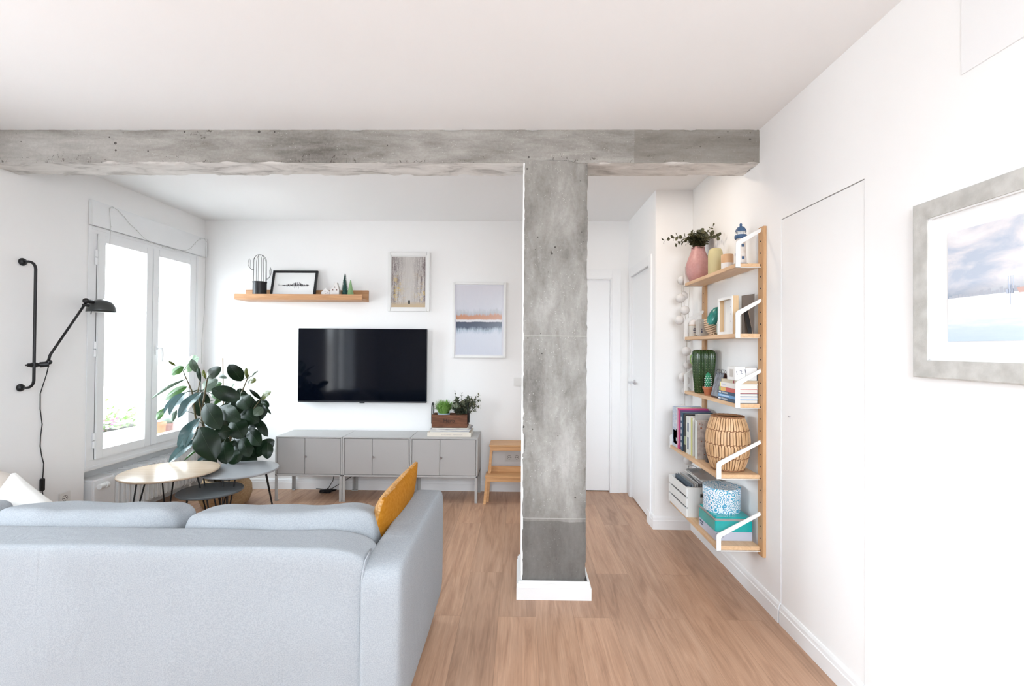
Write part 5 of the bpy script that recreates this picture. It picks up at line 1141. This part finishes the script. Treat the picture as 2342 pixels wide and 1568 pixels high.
# --- bottom shelf: crate, magazines, tin, round box
z0 = TOP[4]
t = thing('slatted_crate', 'white slatted wooden crate full of magazines on the bottom shelf', 'crate', (1.175, 3.22, z0))
cxa, cxb, cya, cyb, ch = 1.058, 1.296, 3.042, 3.398, .186
for x in (cxa, cxb-.010):
    for k in range(3): rbox('long_slat', M['white'], x, x+.010, cya, cyb, z0+k*.0655, z0+k*.0655+.053, .001, t)
for y in (cya, cyb-.014):
    mb = MB(); hx0, hx1, hz0, hz1 = 1.145, 1.215, z0+.125, z0+.148
    mb.box(cxa+.010, hx0, y, y+.014, z0, z0+ch).box(hx1, cxb-.010, y, y+.014, z0, z0+ch).box(hx0, hx1, y, y+.014, z0, hz0).box(hx0, hx1, y, y+.014, hz1, z0+ch)
    mb.build('end_board', mat('white_crate_end', (.74, .73, .71), .6) if y < 3.1 else M['white'], t)
for x in (cxa+.010, cxb-.028):
    for y in (cya+.014, cyb-.032): rbox('corner_post', M['white'], x, x+.018, y, y+.018, z0, z0+ch, 0, t)
rbox('bottom_board', M['white'], cxa+.01, cxb-.01, cya+.014, cyb-.014, z0, z0+.006, 0, t)
random.seed(17)
mcols = [(.10, .13, .17), (.30, .34, .38), (.52, .47, .44), (.66, .65, .64), (.60, .55, .50), (.70, .70, .70)]
mlabs = ['dark slim magazine standing at the front inside the white crate', 'blue grey magazine standing in the white crate', 'brown grey magazine standing in the white crate', 'light magazine standing in the white crate']
for k in range(4):
    y = cya+.05; x = 1.088+.012*k
    t = thing('magazine', mlabs[k], 'magazine', (x, 3.22, z0+.0065), 'magazines in the white crate')
    mb = MB(); mb.add([(x, cya+.036, z0+.0065), (x+.004, cya+.036, z0+.0065), (x+.004, cyb-.036, z0+.0065), (x, cyb-.036, z0+.0065), (x+.006+.003*k, cya+.036, z0+.196+.003*k), (x+.011+.003*k, cya+.036, z0+.196+.003*k), (x+.011+.003*k, cyb-.036, z0+.196+.003*k), (x+.006+.003*k, cyb-.036, z0+.196+.003*k)], [(3, 2, 1, 0), (4, 5, 6, 7), (0, 1, 5, 4), (1, 2, 6, 5), (2, 3, 7, 6), (3, 0, 4, 7)])
    mb.build('magazine_body', mat('magazine_paper_%s' % 'abcd'[k], mcols[k], .5), t)
flabs = ['grey magazine lying flat across the crate, bottom of three', 'white magazine lying flat across the crate, middle of three', 'brown grey magazine lying flat on top of the crate pile']
zz = z0+.2075
for k in range(3):
    t = thing('magazine', flabs[k], 'magazine', (1.225, 3.2, zz), 'magazines lying on the white crate')
    R_ = Matrix.Translation((1.222, 3.20, 0)) @ Matrix.Rotation(math.radians((-5, 3, -2)[k]), 4, 'Z')
    MB().box(-.062, .062, -.145+.01*k, .15, zz, zz+.0075, 0, .001, M4=R_).build('magazine_body', mat('flat_magazine_%s' % 'abc'[k], ((.40, .39, .42), (.72, .71, .71), (.40, .36, .34))[k], .4), t)
    rbox_ = MB().box(-.0625, .0615, -.1455+.01*k, .149, zz+.0015, zz+.006, M4=R_).build('pages', M['page'], t); zz += .0078
t = thing('wire_coil', 'loose coil of thin grey wire lying on the crate magazines', 'wire', (1.20, 3.25, zz))
mb = MB()
for k in range(7):
    r = random.uniform(.022, .036); cx_, cy_ = 1.195+random.uniform(-.02, .03), 3.27+random.uniform(-.05, .05); tl = random.uniform(-.5, .5); c_ = zz+.0025+abs(math.sin(tl))*r
    mb.tube([(cx_+r*math.cos(q), cy_+r*math.sin(q)*math.cos(tl), c_+r*math.sin(q)*math.sin(tl)) for q in [2*PI*j/20 for j in range(21)]], .0013, 5)
mb.build('wire', mat('grey_wire', (.34, .36, .38), .5), t)
M['teal'] = mat('turquoise_tin_enamel', (.004, .40, .40), .15, coat=.5); M['palelav'] = mat('pale_grey_tin_band', (.52, .54, .64), .35); M['silver'] = mat('bare_tin_rim', (.55, .53, .52), .3, .8)
bx0, bx1, by0, by1 = 1.092, 1.296, 2.680, 2.925; bz = z0; bh = .128
t = thing('turquoise_tin', 'turquoise tin box with pale band and dark lettering on the bottom shelf', 'tin box', ((bx0+bx1)/2, (by0+by1)/2, bz))
MB().box(bx0, bx1, by0, by1, bz+.048, bz+.112, 0, .004).build('tin_body', M['teal'], t, angle=40)
MB().box(bx0, bx1, by0, by1, bz, bz+.049, 0, .002).build('pale_band', M['palelav'], t, angle=40)
MB().box(bx0-.002, bx1+.002, by0-.002, by1+.002, bz+.108, bz+.122, 0, .004).build('lid_rim', M['silver'], t, angle=40)
MB().box(bx0+.003, bx1-.003, by0+.003, by1-.003, bz+.116, bz+bh, 0, .004).build('lid_top', M['teal'], t, angle=40)
M['ink'] = mat('dark_blue_ink', (.03, .05, .10), .6)
MB().text('PANTONE', .0125, Matrix.Translation((1.124, by0-.0006, bz+.036)) @ RX).text('15-5519', .0115, Matrix.Translation((1.1175, by0-.0006, bz+.022)) @ RX).build('lettering', M['ink'], t)
RYX = Matrix.Rotation(-PI/2, 4, 'Z') @ RX
MB().text('PANTONE', .0125, Matrix.Translation((bx0-.0006, by1-.045, bz+.036)) @ RYX).text('15-5519', .0115, Matrix.Translation((bx0-.0006, by1-.045, bz+.022)) @ RYX).build('lettering', M['ink'], t)
def wavepat():
    m, nt, N, L, P = nodes_of('blue_scallop_paper'); tc = N.new('ShaderNodeTexCoord')
    vo = N.new('ShaderNodeTexVoronoi'); vo.inputs['Scale'].default_value = 34; vo.feature = 'F1'; L.new(tc.outputs['Object'], vo.inputs[0])
    sn = mathn(N, L, 'SINE', mathn(N, L, 'MULTIPLY', vo.outputs['Distance'], 22)); k = mathn(N, L, 'MULTIPLY', mathn(N, L, 'SUBTRACT', sn, .15, True), 2.4, True)
    c_ = ramp(N, [(0, (.05, .26, .52)), (1, (.05, .42, .55))]); L.new(tnoise(N, L, tc.outputs['Object'], 12, 1), c_.inputs[0])
    L.new(mixc(N, L, k, (.80, .82, .86), c_.outputs[0]), P.inputs['Base Color']); P.inputs['Roughness'].default_value = .55; return m
rc = (1.188, 2.828, bz+bh+.0005)
t = thing('round_hat_box', 'round white box with blue scallop pattern standing on the turquoise tin', 'box', rc)
wp = wavepat(); MB().lathe([(0, 0), (.100, 0), (.101, .003), (.101, .105), (0, .105)], rc, 56).build('box_body', wp, t, smooth=True, angle=40)
MB().lathe([(.1015, .085), (.1035, .085), (.1035, .134), (.1015, .137), (0, .137), (0, .10)], rc, 56).build('lid', wp, t, smooth=True, angle=40)

# cotton ball string hanging in the corner behind the shelves
t = thing('cotton_ball_lights', 'string of white cotton ball lights hanging at the far end of the shelves', 'string lights', (1.20, 3.52, .55))
balls = [(1.181, 3.50, 1.870), (1.172, 3.51, 1.739), (1.205, 3.54, 1.762), (1.202, 3.50, 1.653), (1.200, 3.50, 1.640), (1.163, 3.50, 1.580), (1.235, 3.53, 1.455), (1.214, 3.50, 1.354), (1.238, 3.53, 1.256), (1.195, 3.51, 1.166), (1.222, 3.54, 1.14), (1.225, 3.53, 1.062), (1.191, 3.50, .934), (1.233, 3.51, .560)]
mb = MB().tube([(1.19, 3.50, 1.86), (1.20, 3.53, 1.80), (1.205, 3.54, 1.76), (1.20, 3.51, 1.70), (1.20, 3.50, 1.65), (1.218, 3.50, 1.50), (1.214, 3.50, 1.35), (1.222, 3.52, 1.2), (1.215, 3.53, 1.1), (1.205, 3.50, .95), (1.222, 3.50, .75), (1.233, 3.51, .56), (1.235, 3.49, .46)], .0012, 6).tube([(1.181, 3.50, 1.87), (1.176, 3.50, 1.74), (1.178, 3.5, 1.65), (1.166, 3.50, 1.58)], .0011, 6).tube([(1.215, 3.43, 1.84), (1.222, 3.47, 1.75), (1.225, 3.49, 1.6), (1.222, 3.49, 1.47), (1.216, 3.5, 1.36)], .0011, 6)
mb.build('string', mat('beige_string', (.45, .40, .34), .8), t)
cot = mat('white_cotton_thread', (.76, .74, .73), .85, bump=(160, .5, .002), stretch=(1, 1, 3))
for i, p in enumerate(balls):
    if i == 4: continue
    MB().ball(p, .033, 0, 22).build('cotton_ball', cot, t, smooth=True)

# ---------------------------------------------------------------- sofa
t = thing('sofa', 'large pale grey fabric sofa seen from behind', 'sofa', (-1.6, 2.05, 0))
SB0, SBX0, SBX1 = 1.60, -2.86, -.515
def backf(q):  return q
def top_round(q): return q
mb = MB(); soft(mb, ((SBX0+SBX1)/2, SB0+.095, .39), (SBX1-SBX0, .19, .60), n=14, div=30, wr=.006, seed=3, wscale=5)
mb.build('sofa_back', M['fabric'], t, smooth=True)
def armfn(q):      # the arm is a little higher at the front end
    return q
mb = MB(); soft(mb, (-.462, 2.055, .372), (.150, .93, .545), n=10, div=26, wr=.003, seed=8, wscale=4)
mb.build('armrest', M['fabric'], t, smooth=True)
mb = MB(); soft(mb, (-2.93, 2.055, .372), (.150, .93, .545), n=10, div=18, wr=.003, seed=18, wscale=4)
mb.build('armrest', M['fabric'], t, smooth=True)
mb = MB(); soft(mb, (-1.70, 2.12, .20), (2.30, .72, .20), n=14, div=14, wr=.002); mb.build('seat_base', M['fabric'], t, smooth=True)
for i, (a, b) in enumerate(((-1.315, -.555), (-2.085, -1.325), (-2.85, -2.095))):
    mb = MB(); soft(mb, ((a+b)/2, 2.14, .365), (b-a, .76, .15), n=7, div=14, wr=.003, seed=i); mb.build('seat_cushion', M['fabric'], t, smooth=True)
    def cf(q, i=i):
        x, y, z = q
        # plump middle, corners pulled in, upper corners rise a little
        y2 = y*(.70+.36*(1-abs(x)**3)*(1-.6*abs(z)**2))
        zt = z+((.05*abs(x)**3-.035)*1.2+(.035*x if i == 0 else (.018*x if i == 1 else 0)) if z > 0 else 0)
        x2 = x*(1-.03*(z if z > 0 else 0))+(0)
        return Vector((x2, y2, zt))
    R_ = Matrix.Rotation(math.radians(-7), 3, 'X')
    mb = MB(); soft(mb, ((a+b)/2, 1.905, .556), (b-a, .23, .345), n=7.5, div=34, fn=cf, wr=.012, seed=5+i*3, wscale=6.5, R=R_)
    mb.build('back_cushion', M['fabric'], t, smooth=True)
mb = MB()
for x in (-.47, -2.85):
    for y in (1.70, 2.42): MB().lathe([(0, 0), (.016, 0), (.022, .11), (0, .11)], (x, y, 0), 16).build('leg', M['tabletop'], t)
# piping on the sofa arm and back
MB().tube([(-.520, 1.602, .14), (-.521, 1.598, .40), (-.522, 1.602, .60), (-.519, 1.62, .645), (-.516, 1.68, .66)], .0035, 6).build('seam', M['fabric'], t, smooth=True)
# mustard cushion leaning on the arm
t = thing('mustard_pillow', 'mustard throw pillow with knitted front leaning on the right sofa arm', 'pillow', (-.575, 2.17, .44))
def pil(q):
    x, y, z = q; e = max(0, (1-abs(y)**2.4))*max(0, (1-abs(z)**2.4)); k = 1-.05*(abs(y)**2*0+0)
    return Vector((x*(.07+.93*e**.55), y*(1-.07*(1-abs(z)**2)), z*(1-.09*(1-abs(y)**2))))
R_ = Matrix.Rotation(math.radians(17), 3, 'Y')
mb = MB(); soft(mb, (-.590, 2.20, .592), (.125, .64, .375), n=26, div=30, fn=pil, wr=.004, seed=4, wscale=7, R=R_)
o = mb.build('pillow_cover', [M['mustard'], M['knit']], t, smooth=True)
for p in o.data.polygons:
    if (p.normal.x*math.cos(.3)-p.normal.z*math.sin(.3)) < -.0: p.material_index = 1
# pillows at the far left
t = thing('white_pillow', 'off white throw pillow with grey print standing at the left sofa end', 'pillow', (-2.30, 2.22, .44))
def pil2(q):
    x, y, z = q; e = max(0, (1-abs(x)**2.2))*max(0, (1-abs(z)**2.2)); return Vector((x*(1-.06*(1-abs(z)**2)), y*(.08+.92*e**.45), z*(1-.06*(1-abs(x)**2))))
R_ = Matrix.Rotation(math.radians(-6), 3, 'X') @ Matrix.Rotation(math.radians(34), 3, 'Y')
mb = MB(); soft(mb, (-2.215, 2.135, .560), (.42, .12, .27), n=26, div=26, fn=pil2, wr=.004, seed=14, wscale=7, R=R_)
mb.build('pillow_cover', M['pillowwhite'], t, smooth=True)
t = thing('beige_pillow', 'rounded beige pillow with dark piping behind the white one at the left sofa end', 'pillow', (-2.60, 2.30, .44))
mb = MB(); soft(mb, (-2.70, 2.34, .565), (.48, .22, .36), n=2.6, div=20, wr=.004, seed=24, wscale=6, R=Matrix.Rotation(math.radians(8), 3, 'X'))
mb.build('pillow_cover', M['pillowbeige'], t, smooth=True)

# ---------------------------------------------------------------- coffee tables
def ctable(name, label, c, r, h, th, topm, legs, spread, edge=None):
    t = thing(name, label, 'coffee table', (c[0], c[1], 0), 'nest of three round coffee tables')
    prof = [(0, h-th), (r-.006, h-th), (r-.001, h-th+.004), (r, h-th*.5), (r-.001, h-.003), (r-.005, h), (0, h)]
    top = MB().lathe(prof, (c[0], c[1], 0), 72).build('table_top', topm, t, smooth=True, angle=35)
    for a in legs:
        ca = Vector((math.cos(a), math.sin(a), 0)); ta = Vector((-math.sin(a), math.cos(a), 0)); c3 = Vector((c[0], c[1], 0))
        p0 = c3+ca*(r*.62); pf = c3+ca*(r*spread)
        mb = MB(); zt = h-th
        mb.tube([p0+ta*.045+Vector((0, 0, zt-.002)), pf+ta*.007+Vector((0, 0, .02)), pf+ca*.003+Vector((0, 0, .005)), pf-ta*.007+Vector((0, 0, .02)), p0-ta*.045+Vector((0, 0, zt-.002))], .0052, 8)
        mb.box(-.055, .055, -.012, .012, zt-.004, zt, M4=Matrix.Translation(p0) @ Matrix.Rotation(a+PI/2, 4, 'Z'))
        mb.build('hairpin_leg', M['black'], t, smooth=True, angle=40)
    return t
ctable('coffee_table', 'largest round coffee table with pale oak top', (-2.552, 3.475), .316, .455, .014, M['tabletop'], (math.radians(250), math.radians(10), math.radians(130)), .88)
ctable('coffee_table', 'mid sized round coffee table with light grey top', (-2.160, 3.692), .272, .418, .016, M['greytop'], (math.radians(275), math.radians(35), math.radians(155)), .88)
ctable('coffee_table', 'smallest lowest round coffee table with dark grey top', (-2.230, 3.440), .213, .330, .016, M['darktop'], (math.radians(210), math.radians(330), math.radians(90)), .88)

# ---------------------------------------------------------------- rubber plant
random.seed(40)
t = thing('rubber_plant', 'tall rubber plant with big glossy leaves in a woven basket by the window', 'potted plant', (-2.54, 4.12, 0))
MB().lathe([(0, .002), (.15, .0), (.18, .02), (.205, .09), (.20, .16), (.17, .215), (.165, .235), (.155, .235), (.155, .2), (0, .2)], (-2.54, 4.12, 0), 64, rib=(32, .012)).build('basket', M['wicker'], t, smooth=True)
MB().lathe([(0, .19), (.157, .19), (.157, .205), (0, .205)], (-2.54, 4.12, 0), 40).build('soil', M['soil'], t)
mb = MB()
mb.tube([(-2.58, 4.10, .20), (-2.627, 3.97, .50), (-2.627, 3.95, .70), (-2.634, 3.95, .883), (-2.588, 3.93, 1.093)], [.013, .012, .010, .008, .005], 8)
mb.tube([(-2.627, 3.95, .674), (-2.645, 3.94, .85), (-2.66, 3.92, .98), (-2.62, 3.9, 1.13)], [.008, .006, .005, .003], 7)
mb.tube([(-2.60, 4.08, .2), (-2.66, 3.96, .55), (-2.70, 3.95, .80), (-2.713, 3.93, .988), (-2.778, 3.9, 1.177)], [.011, .010, .008, .006, .004], 8)
mb.tube([(-2.50, 4.12, .20), (-2.43, 3.98, .45), (-2.398, 3.95, .642), (-2.379, 3.95, .816), (-2.311, 3.95, .983), (-2.25, 3.95, 1.13)], [.013, .011, .010, .008, .006, .003], 8)
mb.tube([(-2.398, 3.95, .642), (-2.30, 3.95, .74), (-2.211, 3.95, .845), (-2.142, 3.95, .94)], [.007, .006, .005, .003], 7)
mb.build('stems', M['bark'], t, smooth=True)
MB().tube([(-2.55, 4.12, .2), (-2.552, 4.11, .65), (-2.567, 4.10, 1.263)], .0035, 6).build('support_stick', M['stake'], t, smooth=True)
stempts = [(-2.627, 3.95, .5), (-2.627, 3.95, .70), (-2.634, 3.95, .883), (-2.588, 3.93, 1.093), (-2.66, 3.92, .98), (-2.70, 3.95, .80), (-2.713, 3.93, .988), (-2.778, 3.9, 1.177), (-2.43, 3.98, .45), (-2.398, 3.95, .642), (-2.379, 3.95, .816), (-2.311, 3.95, .983), (-2.25, 3.95, 1.10), (-2.30, 3.95, .74), (-2.211, 3.95, .845), (-2.142, 3.95, .94), (-2.62, 3.9, 1.1), (-2.25, 3.95, 1.05), (-2.56, 3.96, .6), (-2.35, 3.95, .9)]
CAMP = Vector((0, 0, 1.37))
mb = MB()
for i in range(30):
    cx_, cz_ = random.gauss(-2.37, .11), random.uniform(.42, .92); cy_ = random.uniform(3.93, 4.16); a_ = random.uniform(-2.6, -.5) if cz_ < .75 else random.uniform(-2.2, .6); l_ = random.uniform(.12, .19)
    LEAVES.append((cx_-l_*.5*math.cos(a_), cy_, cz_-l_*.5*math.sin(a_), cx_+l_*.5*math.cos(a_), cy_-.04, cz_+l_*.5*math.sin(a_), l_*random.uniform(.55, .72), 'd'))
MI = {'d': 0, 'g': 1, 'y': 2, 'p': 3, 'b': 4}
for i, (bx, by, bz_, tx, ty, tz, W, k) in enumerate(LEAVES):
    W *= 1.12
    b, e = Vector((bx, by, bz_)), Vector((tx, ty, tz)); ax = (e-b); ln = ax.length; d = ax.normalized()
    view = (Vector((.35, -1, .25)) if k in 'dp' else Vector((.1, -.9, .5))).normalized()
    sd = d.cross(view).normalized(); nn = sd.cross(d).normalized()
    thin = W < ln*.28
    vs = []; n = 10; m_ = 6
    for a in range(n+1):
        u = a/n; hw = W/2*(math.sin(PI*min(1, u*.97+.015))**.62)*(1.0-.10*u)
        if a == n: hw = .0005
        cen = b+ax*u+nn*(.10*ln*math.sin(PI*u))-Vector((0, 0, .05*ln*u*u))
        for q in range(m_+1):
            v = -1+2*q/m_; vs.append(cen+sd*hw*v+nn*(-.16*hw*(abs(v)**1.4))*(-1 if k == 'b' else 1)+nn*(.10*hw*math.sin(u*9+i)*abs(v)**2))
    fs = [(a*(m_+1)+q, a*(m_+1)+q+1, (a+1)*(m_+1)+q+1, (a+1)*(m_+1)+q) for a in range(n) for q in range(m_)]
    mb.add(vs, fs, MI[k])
    # midrib and stalk
    mb.tube([b+ax*u+nn*(.10*ln*math.sin(PI*u)+.0012)-Vector((0, 0, .05*ln*u*u)) for u in (0, .2, .4, .6, .8, .97)], [.0014, .0012, .0010, .0008, .0006, .0004], 5, 5)
    sp_ = min((Vector(s) for s in stempts), key=lambda s: (s-b).length)
    if (sp_-b).length < .22: mb.tube(quadbez(b, (b+sp_)/2+Vector((0, 0, .02)), sp_, 5), .0022, 5, 5)
mb.build('foliage', [M['leaf'], M['leaflight'], M['leafyoung'], M['leafpale'], M['leafgloss'], M['leafrib']], t, smooth=True)
